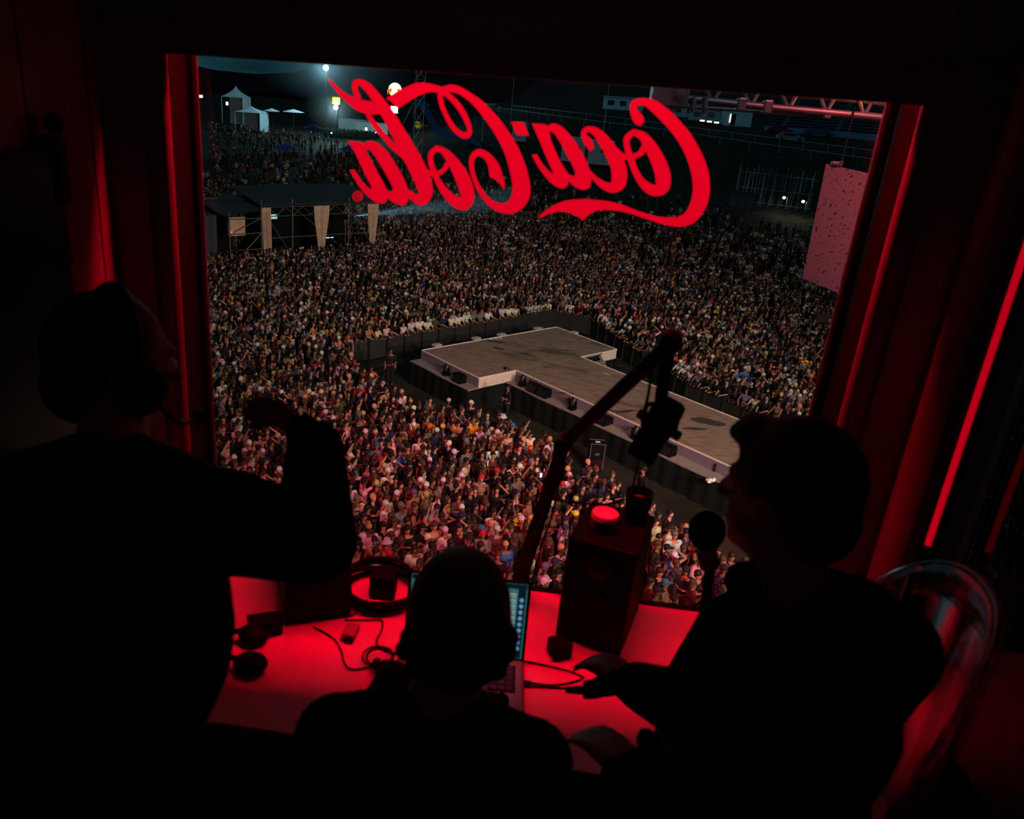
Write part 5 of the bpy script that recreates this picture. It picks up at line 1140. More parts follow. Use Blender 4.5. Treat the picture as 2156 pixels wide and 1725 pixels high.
# left: standing, headset on, forearm raised with a hanging hand
hd = at(238, 775, 1.29); J = dict(head=hd); sr, sl = at(452, 1092, 1.10), at(-40, 1095, 1.0)
mid = (sl+sr)/2; J.update(shL=sl, shR=sr, neck=mid+V3((-.01, .03, .07)), chest=mid+V3((0, -.03, -.16)), pelvis=V3((mid.x, mid.y-.12, ZF+.93)))
J['neck'] = (J['neck']*.6+(hd-V3((0, 0, .13)))*.4)
elR = at(664, 1140, 1.16); wrR = at(664, 945, 1.20)
J.update(elR=elR, wrR=wrR, elL=V3((sl.x-.06, sl.y+.1, sl.z-.29)), wrL=V3((sl.x+.02, sl.y+.32, sl.z-.32)))
for s_, k in (('L', -1), ('R', 1)):
    J['hip'+s_] = J['pelvis']+V3((k*.095, 0, -.05)); J['kn'+s_] = V3((J['pelvis'].x+k*.11, J['pelvis'].y+.03, ZF+.5)); J['an'+s_] = V3((J['pelvis'].x+k*.12, J['pelvis'].y-.02, ZF+.085))
hdir = at(585, 862, 1.26)-wrR
body, hp_, HM = operator('person', 'standing operator at left in dark clothes wearing a headset, forearm raised', J, (.62, .75, -.2), [(wrR, hdir, (at(540, 960, 1.2)-at(560, 870, 1.2)).normalized()-FWD*.75, 1.25, 1), (J['wrL'], (.2, 1, -.3), (0, 0, -1), .4, -1)], top=(12, 13, 20), arm=1.15)
hair_mesh(hp_, HM, [((0, -.02, .033), (.079, .098, .094)), ((0, -.05, -.03), (.076, .058, .06))], 'hair', body, M_hair)
hs = thing('headset', 'black headset with a padded headband on the left operator', 'headset', hp_(0, 0, 0))
band = [hp_(.098*math.sin(a), -.01, .01+.118*math.cos(a)) for a in [math.radians(-92+k*184/20) for k in range(21)]]
MB().tube(band, .012, 8).build('headband', M_black, hs, True)
for s_ in (-1, 1):
    MB().lathe([(.038, 0), (.042, .012), (.04, .03), (.03, .036)], hp_(s_*.084, .0, -.005), 18, axis=HM @ V3((s_, 0, 0))).build('ear_cup', M_black, hs, True)
MB().tube(smooth_path([hp_(.115, .02, -.02), hp_(.105, .07, -.06), hp_(.06, .125, -.07)], 5), .004, 6).build('mic_boom', M_black, hs, True)
MB().ell(hp_(.055, .13, -.07), (.012, .012, .012), 8, 6).build('mic_tip', M_fabric_black, hs, True)
# right: on the bar stool, turned to the desk, forearm on the desk
hd = at(1652, 1052, 1.30); J = dict(head=hd); sl, sr = at(1560, 1335, 1.36), at(1868, 1370, 1.18)
mid = (sl+sr)/2; J.update(shL=sl, shR=sr, neck=mid*.72+(hd-V3((0, 0, .13)))*.28+V3((0, 0, .05)), chest=mid+V3((.0, -.01, -.16)), pelvis=V3((SX-.02, SY-.1, ZS+.11)))
J.update(elL=at(1450, 1490, 1.38), wrL=at(1345, 1445, 1.49), elR=at(1610, 1700, 1.18), wrR=at(1345, 1640, 1.27))
for s_, k in (('L', -1), ('R', 1)):
    J['hip'+s_] = J['pelvis']+V3((-.02, -k*.09, -.03)); J['kn'+s_] = J['pelvis']+V3((-.36, .02-k*.14, -.06)); J['an'+s_] = V3((SX-.30, SY-.12-k*.13, ZF+.32))
body, hp_, HM = operator('person', 'operator at right on the clear stool, head turned toward the window', J, (-.72, .62, -.12), [(J['wrL'], at(1285, 1405, 1.55)-J['wrL'], (-.2, .2, -1), .7, -1), (J['wrR'], at(1268, 1560, 1.35)-J['wrR'], (0, 0, -1), .6, 1)], top=(15, 16, 22), arm=1.15)
hair_mesh(hp_, HM, [((0, -.022, .045), (.088, .105, .102)), ((0, -.06, -.02), (.08, .06, .07)), ((0, .055, .105), (.05, .04, .03)), ((.02, .085, .09), (.03, .03, .022))], 'hair', body, M_hair)
hood = MB(); nk = J['neck']
for k in range(14):
    a = math.radians(-150+k*300/13); hood.ell(nk+V3((.105*math.cos(a)+.01, .095*math.sin(a)-.01, -.02+.012*math.cos(a*2))), (.038, .038, .036), 8, 6)
me = evaluated(hood, .01, 4, None, 'hood'); me.materials.append(mat('top_fabric_15_16_22', (15, 16, 22))); link('hood', me, body, True)

# ================================================================== THE CROWD
M_cskin = objcol_mat('crowd_skin', .6); M_ccloth = objcol_mat('crowd_cloth', .85); M_chair = objcol_mat('crowd_hair', .7)
def pose_bones(kind):
    """bones of a 1.75 m figure facing +Y: (a, b, r0, r1, tag)"""
    P = dict(shL=(-.185, 0, 1.43), shR=(.185, 0, 1.43), hipL=(-.09, 0, .92), hipR=(.09, 0, .92), knL=(-.1, .02, .5), knR=(.1, .02, .5), anL=(-.1, -.02, .09), anR=(.1, -.02, .09))
    arms = {'down': (((-.235, -.03, 1.15), (-.23, .05, .9)), ((.235, -.03, 1.15), (.23, .05, .9))),
            'folded': (((-.245, .04, 1.17), (.02, .2, 1.2)), ((.245, .04, 1.17), (-.04, .23, 1.16))),
            'phone': (((-.235, .02, 1.16), (-.07, .26, 1.24)), ((.235, .02, 1.16), (.07, .27, 1.26))),
            'one_up': (((-.235, -.02, 1.15), (-.22, .08, .93)), ((.29, .1, 1.56), (.24, .22, 1.82))),
            'both_up': (((-.31, .05, 1.58), (-.2, .12, 1.86)), ((.31, .05, 1.58), (.2, .12, 1.86))),
            'on_head': (((-.36, .02, 1.55), (-.13, .0, 1.76)), ((.235, -.02, 1.15), (.23, .05, .9))),
            'lean': (((-.24, .16, 1.2), (-.12, .42, 1.14)), ((.24, .16, 1.2), (.12, .42, 1.14)))}[kind]
    B = [((-.06, 0, 1.30), (.06, 0, 1.30), .13, .13, 'top'), ((-.04, 0, 1.08), (.04, 0, 1.08), .125, .125, 'top'), ((-.06, 0, .95), (.06, 0, .95), .115, .115, 'leg'),
         ((0, 0, 1.42), (0, .01, 1.53), .062, .052, 'skin'), ((-.08, 0, 1.40), (-.18, 0, 1.425), .075, .062, 'top'), ((.08, 0, 1.40), (.18, 0, 1.425), .075, .062, 'top')]
    for s_, (el, wr) in zip('LR', arms):
        wv = Vector(wr)+(Vector(wr)-Vector(el)).normalized()*.12
        B += [(P['sh'+s_], el, .055, .044, 'arm'), (el, wr, .042, .03, 'skin'), (wr, tuple(wv), .034, .024, 'skin')]
        B += [(P['hip'+s_], P['kn'+s_], .085, .06, 'leg'), (P['kn'+s_], P['an'+s_], .058, .042, 'leg'), ((P['an'+s_][0], -.03, .06), (P['an'+s_][0]*1.1, .13, .04), .045, .038, 'shoe')]
    return B
def figure(kind, voxel, target):
    B = pose_bones(kind); mb = MB()
    for a, b, r0, r1, t_ in B: mb.cap(a, b, r0, r1, 8)
    mb.ell((0, .005, 1.66), (.078, .095, .115), 10, 8); mb.ell((0, .03, 1.60), (.06, .07, .075), 8, 6); mb.cap((0, .085, 1.66), (0, .108, 1.632), .012, .016, 6)
    B.append(((0, 0, 1.62), (0, .01, 1.70), .09, .09, 'head'))
    me = evaluated(mb, voxel, 2, target, 'crowd_body_'+kind); v, n = arrays(me)
    tg = np.array([b[4] for b in B])[bone_tags(v, [(b[0], b[1], (b[2]+b[3])/2) for b in B])]
    return me, tg
KINDS = ['down', 'folded', 'phone', 'one_up', 'both_up', 'on_head', 'lean']
FIG = {}
for k in KINDS:
    me, tg = figure(k, .026, 1100); me.materials.append(M_cskin)
    sh = shell(me, np.isin(tg, ['top', 'arm']), .014, 'tee'); tk = shell(me, tg == 'top', .013, 'vest'); tr = shell(me, np.isin(tg, ['leg']), .012, 'trousers')
    for m_ in (sh, tk, tr): m_.materials.append(M_ccloth)
    FIG[k] = dict(body=me, tee=sh, vest=tk, trousers=tr)
def hm(f, nm, mt):
    b = MB(); f(b); me = b.mesh(nm, True); me.materials.append(mt); return me
def f_short(b): b.ell((0, -.012, 1.70), (.092, .106, .098), 10, 6); b.ell((0, -.035, 1.64), (.083, .075, .08), 8, 5)
def f_long(b): f_short(b); b.ell((0, -.055, 1.55), (.095, .055, .16), 9, 6)
def f_bun(b): f_short(b); b.ell((0, -.1, 1.76), (.05, .05, .05), 8, 5)
def f_cap(b): b.ell((0, -.01, 1.70), (.094, .108, .092), 12, 7); b.ell((0, .11, 1.705), (.075, .075, .012), 10, 4); b.ell((0, -.035, 1.64), (.083, .075, .07), 8, 5)
def f_capb(b): b.ell((0, -.01, 1.70), (.094, .108, .092), 12, 7); b.ell((0, -.12, 1.69), (.075, .07, .012), 10, 4)
def f_bucket(b): b.lathe([(.155, 1.685), (.105, 1.725), (.088, 1.80), (.0, 1.805)], (0, 0, 0), 14, cap=False); b.lathe([(.155, 1.684), (.09, 1.70)], (0, 0, 0), 14, cap=False)
def f_wrap(b): b.ell((0, -.008, 1.71), (.10, .112, .095), 10, 7); b.ell((0, -.1, 1.72), (.055, .05, .05), 8, 5)
def f_hood(b): b.ell((0, -.025, 1.68), (.108, .115, .13), 10, 7); b.ell((0, -.05, 1.52), (.13, .09, .07), 10, 5)
def f_beanie(b): b.ell((0, -.012, 1.715), (.092, .104, .10), 10, 7)
HEADW = {'short hair': hm(f_short, 'hair', M_chair), 'long hair': hm(f_long, 'hair', M_chair), 'bun': hm(f_bun, 'hair', M_chair), 'cap': hm(f_cap, 'cap', M_ccloth), 'backward cap': hm(f_capb, 'cap', M_ccloth), 'bucket hat': hm(f_bucket, 'bucket_hat', M_ccloth), 'head wrap': hm(f_wrap, 'head_wrap', M_ccloth), 'hood': hm(f_hood, 'hood', M_ccloth), 'beanie': hm(f_beanie, 'beanie', M_ccloth)}
def f_face(b):
    for s_ in (-1, 1): b.box((s_*.032, .088, 1.672), (.026, .012, .010)); b.box((s_*.032, .09, 1.692), (.034, .012, .006))
    b.box((0, .098, 1.605), (.04, .012, .010))
FACE = hm(f_face, 'face', mat('dark_features', (40, 22, 20), .7))
BAND = hm(lambda b: b.lathe([(.075, 1.49), (.10, 1.46), (.085, 1.435)], (0, .01, 0), 12, cap=False), 'neckerchief', M_ccloth)
PACK = hm(lambda b: (b.bar((-.08, .135, 1.2), (-.1, .05, 1.5), .035, .02), b.bar((.08, .135, 1.2), (.1, .05, 1.5), .035, .02), b.bar((-.1, -.13, 1.2), (-.1, -.02, 1.5), .035, .02), b.bar((.1, -.13, 1.2), (.1, -.02, 1.5), .035, .02)), 'braces', M_ccloth)
PHONE = hm(lambda b: b.box((.24, .235, 1.98), (.075, .012, .15)), 'phone', mat('phone_glow', (200, 220, 255), .4, emit=1.0))
CL = {'black': (16, 16, 18), 'white': (196, 184, 178), 'grey': (96, 94, 96), 'navy': (26, 34, 62), 'red': (165, 24, 32), 'maroon': (88, 22, 32), 'blue': (40, 90, 150), 'orange': (232, 84, 24), 'yellow': (240, 180, 40), 'beige': (186, 160, 128), 'green': (56, 70, 48), 'pink': (206, 140, 150), 'purple': (92, 80, 130), 'olive': (78, 74, 52), 'brown': (80, 54, 40)}
HC = {'dark': (22, 16, 13), 'brown': (66, 42, 28), 'blond': (176, 138, 88)}
SK = [(158, 110, 90), (142, 97, 77), (124, 83, 65), (166, 121, 101), (88, 56, 43)]
def jit(c, a=.12): return tuple(max(0, min(255, v*(1+random.uniform(-a, a)))) for v in c)
MAIN = Vector((19, 6, 0))
labels_used = {}
def person(pos, kind, wear, head, headcol, shirt, shirtcol, label, group, trou=None, extra=(), face_to=None, scale=None):
    tgt = face_to if face_to is not None else MAIN
    d_ = Vector((tgt.x-pos.x, tgt.y-pos.y, 0)); ang = math.atan2(d_.y, d_.x)-PI/2
    body = link('person', FIG[kind]['body']); body.location = pos; body.rotation_euler.z = ang; s_ = scale or random.uniform(.95, 1.05); body.scale = (s_, s_, s_)
    body.color = lin(jit(random.choice(SK)))+(1,); tag(body, label, 'person', group)
    def child(nm, me, col):
        o = link(nm, me, body, True); o.color = lin(col)+(1,); return o
    child(HEADW[head].name.split('.')[0], HEADW[head], headcol)
    if shirt: child(shirt, FIG[kind][shirt], shirtcol)
    child('trousers', FIG[kind]['trousers'], trou or random.choice([(20, 22, 30), (30, 30, 34), (50, 48, 46), (26, 32, 50), (110, 100, 88)]))
    child('face', FACE, (40, 22, 20))
    for nm, me, col in extra: child(nm, me, col)
    return body

# where the crowd may stand
_hd = lambda x, y: onz(x, y, 1.78)
exA = [gnd(735, 768), gnd(1165, 688), gnd(1242, 705), gnd(1440, 848), gnd(1600, 918), gnd(1780, 1005), L2(wb+1.9, DB+RUN+3), L2(wa-2.4, DB+RUN+3), _hd(1560, 1165), _hd(1440, 1086), _hd(1330, 1012), _hd(1165, 918), _hd(1110, 888), _hd(1040, 862), _hd(1000, 846), _hd(930, 842), _hd(868, 832), _hd(820, 795), _hd(780, 765), _hd(735, 740)]
def inpoly(x, y, P):
    c = False; n = len(P)
    for i in range(n):
        a, b = P[i], P[i-1]
        if (a[1] > y) != (b[1] > y) and x < (b[0]-a[0])*(y-a[1])/(b[1]-a[1])+a[0]: c = not c
    return c
fohP = [FP(-.28, -.5, 0), FP(1.03, -.5, 0), FP(1.03, 5.4, 0), FP(-.28, 5.4, 0)]
farP = [(200, 232), (380, 236), (470, 238), (560, 252), (680, 282), (740, 300), (820, 315), (900, 318), (980, 318), (1080, 350), (1150, 372), (1260, 395), (1400, 405), (1480, 402), (1560, 455), (1640, 462), (1720, 470), (1900, 500), (2150, 540), (2150, 1420), (380, 1420), (200, 1300)]
# people one can single out in the photograph: pixel of the head, what they wear
SPEC = [(815, 1137, 'down', 'bucket hat', 'white', 'tee', 'beige', ''), (792, 1160, 'lean', 'short hair', 'dark', 'tee', 'white', ''), (873, 1152, 'down', 'short hair', 'dark', 'tee', 'white', ''), (1212, 1083, 'down', 'head wrap', 'yellow', 'vest', 'black', ''), (1013, 1112, 'down', 'cap', 'blue', 'tee', 'maroon', ''), (1046, 1118, 'down', 'cap', 'white', 'vest', 'maroon', ''), (988, 1100, 'down', 'short hair', 'dark', 'tee', 'white', ''), (871, 1042, 'down', 'backward cap', 'purple', None, None, ''), (812, 1060, 'phone', 'cap', 'white', 'tee', 'white', 'band'), (768, 1042, 'down', 'beanie', 'white', 'tee', 'black', ''), (752, 1050, 'down', 'cap', 'grey', 'tee', 'white', ''),
        (850, 900, 'phone', 'short hair', 'dark', 'tee', 'white', 'band'), (992, 849, 'down', 'cap', 'white', 'tee', 'black', ''), (945, 841, 'down', 'cap', 'white', 'vest', 'black', ''), (956, 902, 'down', 'head wrap', 'orange', 'tee', 'black', ''), (905, 900, 'down', 'cap', 'orange', 'tee', 'grey', ''), (920, 908, 'down', 'backward cap', 'white', 'tee', 'navy', ''), (1117, 944, 'down', 'head wrap', 'orange', 'tee', 'black', ''), (1046, 993, 'down', 'cap', 'red', 'tee', 'black', ''), (1080, 978, 'folded', 'short hair', 'dark', 'tee', 'white', 'braces'), (1071, 1000, 'phone', 'short hair', 'dark', 'vest', 'black', ''), (984, 948, 'down', 'short hair', 'dark', 'tee', 'grey', ''), (1059, 880, 'down', 'bucket hat', 'white', 'tee', 'grey', ''), (1047, 914, 'down', 'cap', 'white', None, None, ''), (1079, 900, 'down', 'cap', 'blue', 'tee', 'navy', ''), (1158, 924, 'down', 'short hair', 'blond', 'tee', 'white', ''), (997, 885, 'down', 'short hair', 'dark', 'tee', 'yellow', ''), (1035, 905, 'down', 'backward cap', 'white', 'tee', 'white', ''),
        (556, 868, 'down', 'head wrap', 'red', 'vest', 'white', ''), (575, 826, 'down', 'cap', 'red', 'tee', 'black', ''), (642, 812, 'down', 'short hair', 'dark', 'tee', 'white', ''), (664, 815, 'down', 'short hair', 'dark', 'tee', 'white', ''), (702, 880, 'down', 'beanie', 'white', 'tee', 'black', ''), (685, 870, 'down', 'cap', 'white', 'tee', 'navy', ''), (770, 908, 'down', 'beanie', 'white', 'tee', 'black', ''), (692, 938, 'down', 'cap', 'white', 'tee', 'white', ''), (738, 962, 'down', 'cap', 'white', 'tee', 'grey', ''), (793, 940, 'down', 'head wrap', 'blue', 'tee', 'purple', ''), (865, 842, 'down', 'bun', 'blond', 'vest', 'white', ''), (1437, 1108, 'down', 'short hair', 'brown', 'tee', 'red', ''), (1445, 1110, 'down', 'short hair', 'blond', 'tee', 'black', ''), (1420, 1130, 'down', 'backward cap', 'grey', 'tee', 'white', ''), (1440, 1150, 'down', 'short hair', 'brown', 'vest', 'black', ''), (1443, 1205, 'phone', 'cap', 'black', 'tee', 'black', 'band'), (1262, 1050, 'down', 'cap', 'black', 'tee', 'red', 'band'), (1345, 1035, 'down', 'cap', 'white', 'tee', 'beige', ''), (1115, 1165, 'down', 'short hair', 'brown', 'tee', 'white', ''), (1160, 1165, 'down', 'short hair', 'dark', 'vest', 'navy', ''), (1150, 1010, 'one_up', 'short hair', 'dark', 'tee', 'red', ''), (1012, 985, 'one_up', 'long hair', 'dark', 'vest', 'black', 'phone'), (545, 940, 'down', 'short hair', 'dark', 'tee', 'beige', ''), (515, 945, 'down', 'cap', 'white', 'tee', 'black', ''), (1175, 1060, 'down', 'long hair', 'brown', 'vest', 'red', '')]
taken = []
def place_word(x, y):
    if x < 500: return 'at the left window edge'
    if y < 960 and x < 760: return 'above the raised forearm' if x > 600 else 'beside the raised hand'
    if x < 800: return 'right of the raised forearm' if y < 1110 else 'just above the coiled cable'
    if x < 880: return 'left of the seated head' if y > 1080 else 'in the left middle crowd'
    if x < 1060: return 'above the seated operator' if y > 1060 else ('by the black stage drape' if y < 930 else 'in the middle near crowd')
    if x < 1180: return 'left of the microphone arm' if x < 1130 else 'behind the microphone arm'
    if x < 1330: return 'between arm and right loudspeaker'
    return 'beyond the right loudspeaker'
def desc(head, hcol, shirt, scol, kind, x, y, extra):
    who = ('person with %s %s' % (hcol, head)) if head in ('short hair', 'long hair', 'bun') else ('person in %s %s' % (hcol, head))
    w = {'tee': ' and %s tee' % scol, 'vest': ' and %s vest' % scol, None: ', shirtless'}[shirt]
    ps = {'down': '', 'folded': ', arms folded', 'phone': ', hands at chest', 'one_up': ', one arm up', 'both_up': ', both arms up', 'on_head': ', hand on head', 'lean': ', arms reaching'}[kind]
    return who+w+ps+' '+place_word(x, y)
extras = {'band': ('neckerchief', BAND, CL['red']), 'braces': ('braces', PACK, CL['black']), 'phone': ('phone', PHONE, (200, 220, 255))}
near = []                                    # (depth, record)
for (x, y, kind, head, hcol, shirt, scol, ex) in SPEC:
    p = onz(x, y, 1.68); p.z = 0; taken.append((p.x, p.y)); near.append((p, kind, head, hcol, shirt, scol, [ex] if ex else [], x, y))
# the rest, scattered with a spacing that widens with distance
cells = {}
def free(x, y, r):
    i, j = int(math.floor(x)), int(math.floor(y))
    for a in range(i-2, i+3):
        for b in range(j-2, j+3):
            for (u_, v_) in cells.get((a, b), ()):
                if (u_-x)**2+(v_-y)**2 < r*r: return False
    return True
def take(x, y): cells.setdefault((int(math.floor(x)), int(math.floor(y))), []).append((x, y))
for x, y in taken: take(x, y)
pts = []
def fill(y0, y1, step, rmin, keep):
    yy = y0
    while yy < y1:
        x0, x1 = -.72*yy-3, .6*yy+3
        xx = x0
        while xx < x1:
            x, y = xx+random.uniform(-.45, .45)*step, yy+random.uniform(-.45, .45)*step
            xx += step
            if random.random() > (keep(x, y) if callable(keep) else keep): continue
            if y > 95 and x > -35 and hz(x, y) > 1.2: continue
            px, py, s_ = proj((x, y, 1.65+hz(x, y)))
            if not (240 < px < 2130) or not inpoly(px, py, farP): continue
            if py > 1400: continue
            hid = px < 440 or px > 1790 or py > 1290
            if hid and y > 95: continue
            if inpoly(x, y, exA) or inpoly(x, y, fohP): continue
            if (x-pm.x)**2+(y-pm.y)**2 < 2 or any((x-q_.x)**2+(y-q_.y)**2 < .8 for q_ in TABLES): continue
            if not free(x, y, rmin): continue
            take(x, y); pts.append((x, y, px, py, s_))
        yy += step*.88
fill(11.5, 33, .385, .31, 1.0)
fill(33, 60, .43, .34, lambda x, y: .95 if x < 14 else .8)
fill(60, 84, .62, .42, lambda x, y: .8 if x < 8 else .4)
fill(84, 130, 1.05, .6, lambda x, y: .42*(.35+.65*(math.sin(x*.21)*math.sin(y*.17+1) > -.25)))
fill(130, 185, 1.5, .8, lambda x, y: .32*(.3+.7*(math.sin(x*.13)*math.sin(y*.11) > -.2)))
# front row leaning on the barriers
lean_pts = []
for i in range(len(bar_pts)-1):
    p, q = bar_pts[i], bar_pts[i+1]; d_ = (q-p).normalized(); n_ = Vector((-d_.y, d_.x, 0)); n_ = n_ if n_.y > 0 else -n_
    n = int((q-p).length/.52)
    for k in range(n): c = p+d_*(.26+.52*k)+n_*.34; lean_pts.append((c.x, c.y))
pts = [t_ for t_ in pts if all((t_[0]-a)**2+(t_[1]-b)**2 > .12 for a, b in lean_pts)] if True else pts
shirts = ['black']*130+['white']*34+['grey']*18+['navy']*12+['red']*5+['maroon']*10+['beige']*8+['olive']*8+['blue']*2+['pink']*4+['brown']*8+['orange']*1+['yellow']*1
heads = ['short hair']*44+['long hair']*22+['cap']*13+['backward cap']*7+['bun']*4+['bucket hat']*4+['head wrap']*2+['beanie']*2
hatc = ['black']*90+['white']*50+['grey']*16+['red']*7+['navy']*12+['orange']*4+['beige']*8+['blue']*2
kinds = ['down']*46+['folded']*12+['phone']*24+['one_up']*6+['both_up']*1+['on_head']*4
def rec():
    head = random.choice(heads); hcol = random.choice(hatc) if head not in ('short hair', 'long hair', 'bun') else random.choice(['dark']*6+['brown']*3+['blond']*1)
    r = random.random(); shirt = 'tee' if r < .72 else ('vest' if r < .92 else None)
    return random.choice(kinds), head, hcol, shirt, random.choice(shirts), (['band'] if random.random() < .06 else [])+(['braces'] if random.random() < .05 else [])
inwin = [t_ for t_ in pts if 440 < t_[2] < 1620 and t_[3] < 1262]
inwin.sort(key=lambda t_: -t_[4])
N_NEAR = 297-len(near)
sel = inwin[:N_NEAR]; selset = {id(t_) for t_ in sel}
for (x, y, px, py, s_) in sel: near.append((Vector((x, y, 0)),)+rec()+(px, py))
GRP = 'festival crowd nearest the booth'
labs = {}
LB_ = [desc(q[2], q[3], q[4], q[5], q[1], q[7], q[8], q[6]) for q in near]
def nearest(i):
    p = near[i][0]; j = min((j for j in range(len(near)) if j != i), key=lambda j: (near[j][0]-p).length); q = near[j]
    side = 'left' if q[7] > near[i][7] else 'right'
    return ('%s of %s %s' % (side, q[5] if q[4] else q[3], {'tee': 'tee', 'vest': 'vest', None: q[2]}[q[4]]))
cnt = {}
for l_ in LB_: cnt[l_] = cnt.get(l_, 0)+1
for i, l_ in enumerate(list(LB_)):
    if cnt[l_] > 1:
        stem = l_[:l_.rindex(place_word(near[i][7], near[i][8]))].rstrip(' ,'); c_ = stem+', '+nearest(i)+', '+place_word(near[i][7], near[i][8])
        LB_[i] = c_ if len(c_.split()) <= 16 else stem+' in crowd '+nearest(i)
for i, (p, kind, head, hcol, shirt, scol, ex, px, py) in enumerate(near):
    lab = LB_[i] if len(LB_[i].split()) <= 16 else desc(head, hcol, shirt, scol, 'down', px, py, ex); labs.setdefault(lab, 0); labs[lab] += 1
    hc = HC[hcol] if head in ('short hair', 'long hair', 'bun') else CL[hcol]
    a = random.gauss(0, .55)
    f = p+Matrix.Rotation(a, 3, 'Z') @ (MAIN-p)
    person(p, kind, None, head, jit(hc), shirt, jit(CL[scol]) if shirt else None, lab, GRP, extra=[extras[e] for e in ex]+([extras['phone']] if kind == 'one_up' and 'phone' not in ex and random.random() < .3 else []), face_to=f)
# three stewards in black standing in the pit
for (x, y, kind, lab, tx_, ty_) in ((1071, 816, 'folded', 'steward in black, arms folded, against the stage drape', -20, 20), (823, 738, 'down', 'steward in black standing at the left end of barriers', 0, 10), (1356, 990, 'down', 'steward in black standing in the pit below the microphone', -20, 15)):
    p = onz(x, y, 1.70); p.z = 0; person(p, kind, None, 'short hair', HC['dark'], 'tee', (14, 14, 16), lab, 'stewards in the pit', trou=(14, 14, 17), face_to=Vector((tx_, ty_, 0)), scale=1.03)

# everyone else: one joined crowd
def low_fig(kind, lod):
    B = pose_bones(kind); mb = MB(); tags = []
    for a, b, r0, r1, t_ in B:
        if t_ == 'shoe': continue
        full = lod == 0 and t_ == 'top'; seg = 6 if full else (5 if lod == 0 else 4)
        a, b = Vector(a), Vector(b); d_ = b-a; L = d_.length; q = Vector((0, 0, 1)).rotation_difference(d_/L); n0 = len(mb.v)
        pr = [(r0*.75, -r0*.6), (r0, 0), (r1, L), (r1*.7, L+r1*.6)] if full else [(r0, -r0*.4), (r1, L+r1*.4)]
        vs = [q @ Vector((r*math.cos(2*PI*k/seg), r*math.sin(2*PI*k/seg), z))+a for r, z in pr for k in range(seg)]
        fs = [(i*seg+k, i*seg+(k+1) % seg, (i+1)*seg+(k+1) % seg, (i+1)*seg+k) for i in range(len(pr)-1) for k in range(seg)]+[tuple((len(pr)-1)*seg+k for k in range(seg))]
        mb.add(vs, fs); tags += [t_]*(len(mb.v)-n0)
    n0 = len(mb.v); mb.ell((0, .022, 1.64), (.07, .084, .105), 8 if lod == 0 else 6, 6 if lod == 0 else 4); tags += ['head']*(len(mb.v)-n0)
    n0 = len(mb.v); mb.ell((0, -.016, 1.695), (.096, .108, .105), 8 if lod == 0 else 6, 5 if lod == 0 else 4); tags += ['hair']*(len(mb.v)-n0)
    if lod == 0: n0 = len(mb.v); mb.ell((0, .1, 1.70), (.07, .07, .012), 6, 3); tags += ['brim']*(len(mb.v)-n0)
    v = np.array(mb.v); tri = []
    for f in mb.f:
        for i in range(1, len(f)-1): tri.append((f[0], f[i], f[i+1]))
    return v, np.array(tri), np.array(tags)
LOW = {(k, l): low_fig(k, l) for k in KINDS for l in (0, 1)}
rest = [(x, y, s_, None) for (x, y, px, py, s_) in pts if (x, y) not in {(t_[0], t_[1]) for t_ in sel}] + [(x, y, proj((x, y, 1.6))[2], 'lean') for x, y in lean_pts]
VV, TT, CC = [], [], []; off = 0
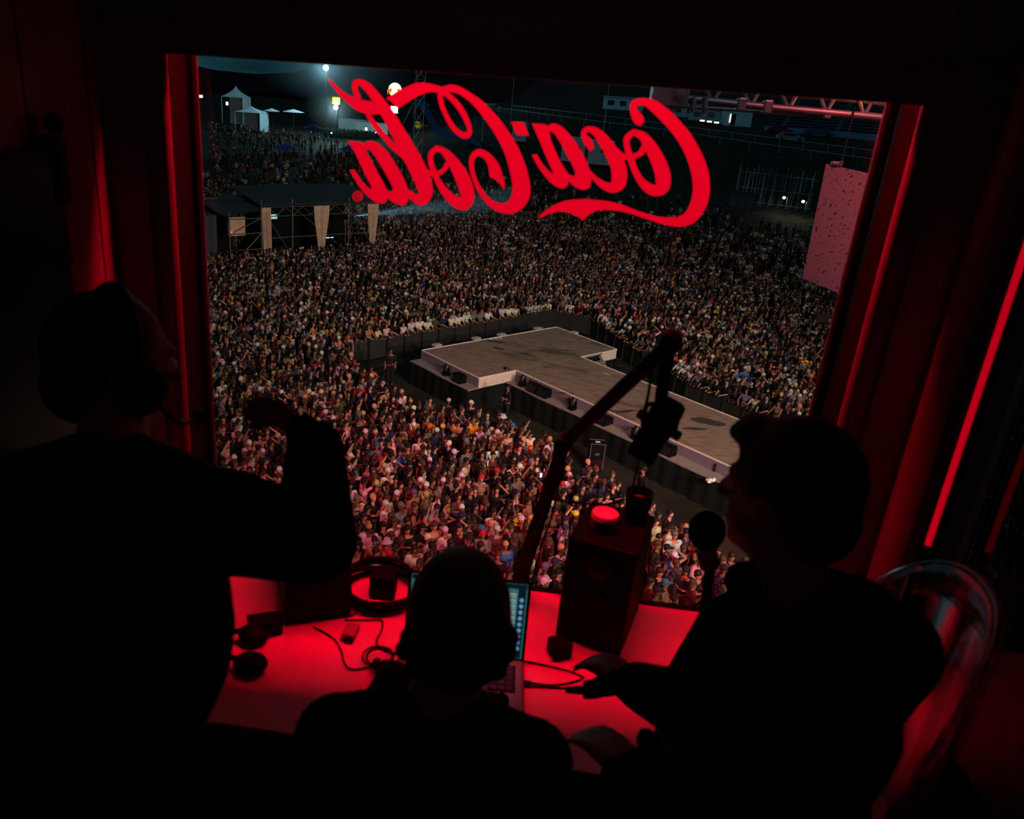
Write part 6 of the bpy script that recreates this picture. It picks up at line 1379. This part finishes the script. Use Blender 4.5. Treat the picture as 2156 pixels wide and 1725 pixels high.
for (x, y, s_, kd) in rest:
    kind, head, hcol, shirt, scol, ex = rec(); kind = kd or kind
    hx_ = proj((x, y, 1.6+hz(x, y))); lod = 0 if s_ > 37 and 440 < hx_[0] < 1790 and hx_[1] < 1290 else 1; v, tri, tg = LOW[(kind, lod)]
    tgt = MAIN if kd is None else Vector((L2(LB/2, DB+4).x, L2(LB/2, DB+4).y, 0))
    if y > 80 and random.random() < .5: tgt = Vector((random.uniform(-80, 40), random.uniform(20, 160), 0))
    if kd == 'lean':
        bi = min(range(len(bar_pts)-1), key=lambda i: ((bar_pts[i]+bar_pts[i+1])/2-Vector((x, y, 0))).length); d_ = (bar_pts[bi+1]-bar_pts[bi]).normalized(); ang = math.atan2(d_.y, d_.x)+PI
        ang += random.gauss(0, .2)
        if random.random() < .45: scol = 'white'
    else: ang = math.atan2(tgt.y-y, tgt.x-x)-PI/2+random.gauss(0, .5)
    sc_ = random.uniform(.93, 1.05); ca, sa = math.cos(ang)*sc_, math.sin(ang)*sc_
    w = np.empty_like(v); w[:, 0] = v[:, 0]*ca-v[:, 1]*sa+x; w[:, 1] = v[:, 0]*sa+v[:, 1]*ca+y; w[:, 2] = v[:, 2]*sc_+hz(x, y)
    skin = lin(jit(random.choice(SK))); sh_ = lin(jit(CL[scol])) if shirt else skin; leg = lin(random.choice([(20, 22, 30), (30, 30, 34), (50, 48, 46), (110, 100, 88)]))
    hairy = head in ('short hair', 'long hair', 'bun'); hc = lin(jit(HC[hcol])) if hairy else lin(jit(CL[hcol]))
    cm = {'top': sh_, 'arm': sh_ if shirt == 'tee' else skin, 'skin': skin, 'head': skin, 'leg': leg, 'shoe': leg, 'hair': hc, 'brim': hc}
    if hairy or head != 'cap':
        w[tg == 'brim'] = w[tg == 'hair'][0]
    c = np.ones((len(v), 4), np.float32)
    for t_ in set(tg): c[tg == t_, :3] = cm[t_]
    VV.append(w); TT.append(tri+off); CC.append(c); off += len(v)
VV = np.concatenate(VV).astype(np.float32); TT = np.concatenate(TT).astype(np.int32); CC = np.concatenate(CC)
me = bpy.data.meshes.new('crowd'); me.vertices.add(len(VV)); me.vertices.foreach_set('co', VV.ravel()); me.loops.add(len(TT)*3); me.loops.foreach_set('vertex_index', TT.ravel()); me.polygons.add(len(TT))
me.polygons.foreach_set('loop_start', np.arange(0, len(TT)*3, 3, dtype=np.int32)); me.polygons.foreach_set('use_smooth', np.ones(len(TT), bool)); me.update(calc_edges=True)
ca_ = me.color_attributes.new('clothes', 'FLOAT_COLOR', 'POINT'); ca_.data.foreach_set('color', CC.ravel())
mt = bpy.data.materials.new('crowd_far'); mt.use_nodes = True; t = mt.node_tree; at_ = t.nodes.new('ShaderNodeAttribute'); at_.attribute_name = 'clothes'
t.links.new(at_.outputs['Color'], t.nodes['Principled BSDF'].inputs['Base Color']); t.nodes['Principled BSDF'].inputs['Roughness'].default_value = .8; t.nodes['Principled BSDF'].inputs['Specular IOR Level'].default_value = .25
me.materials.append(mt); o = link('crowd', me); tag(o, 'dense festival crowd filling the ground around the runway stage', 'crowd'); o['kind'] = 'stuff'
# print('CROWD near', len(near), 'rest', len(rest), 'tris', len(TT), 'dup labels', sum(v for v in labs.values() if v > 1))
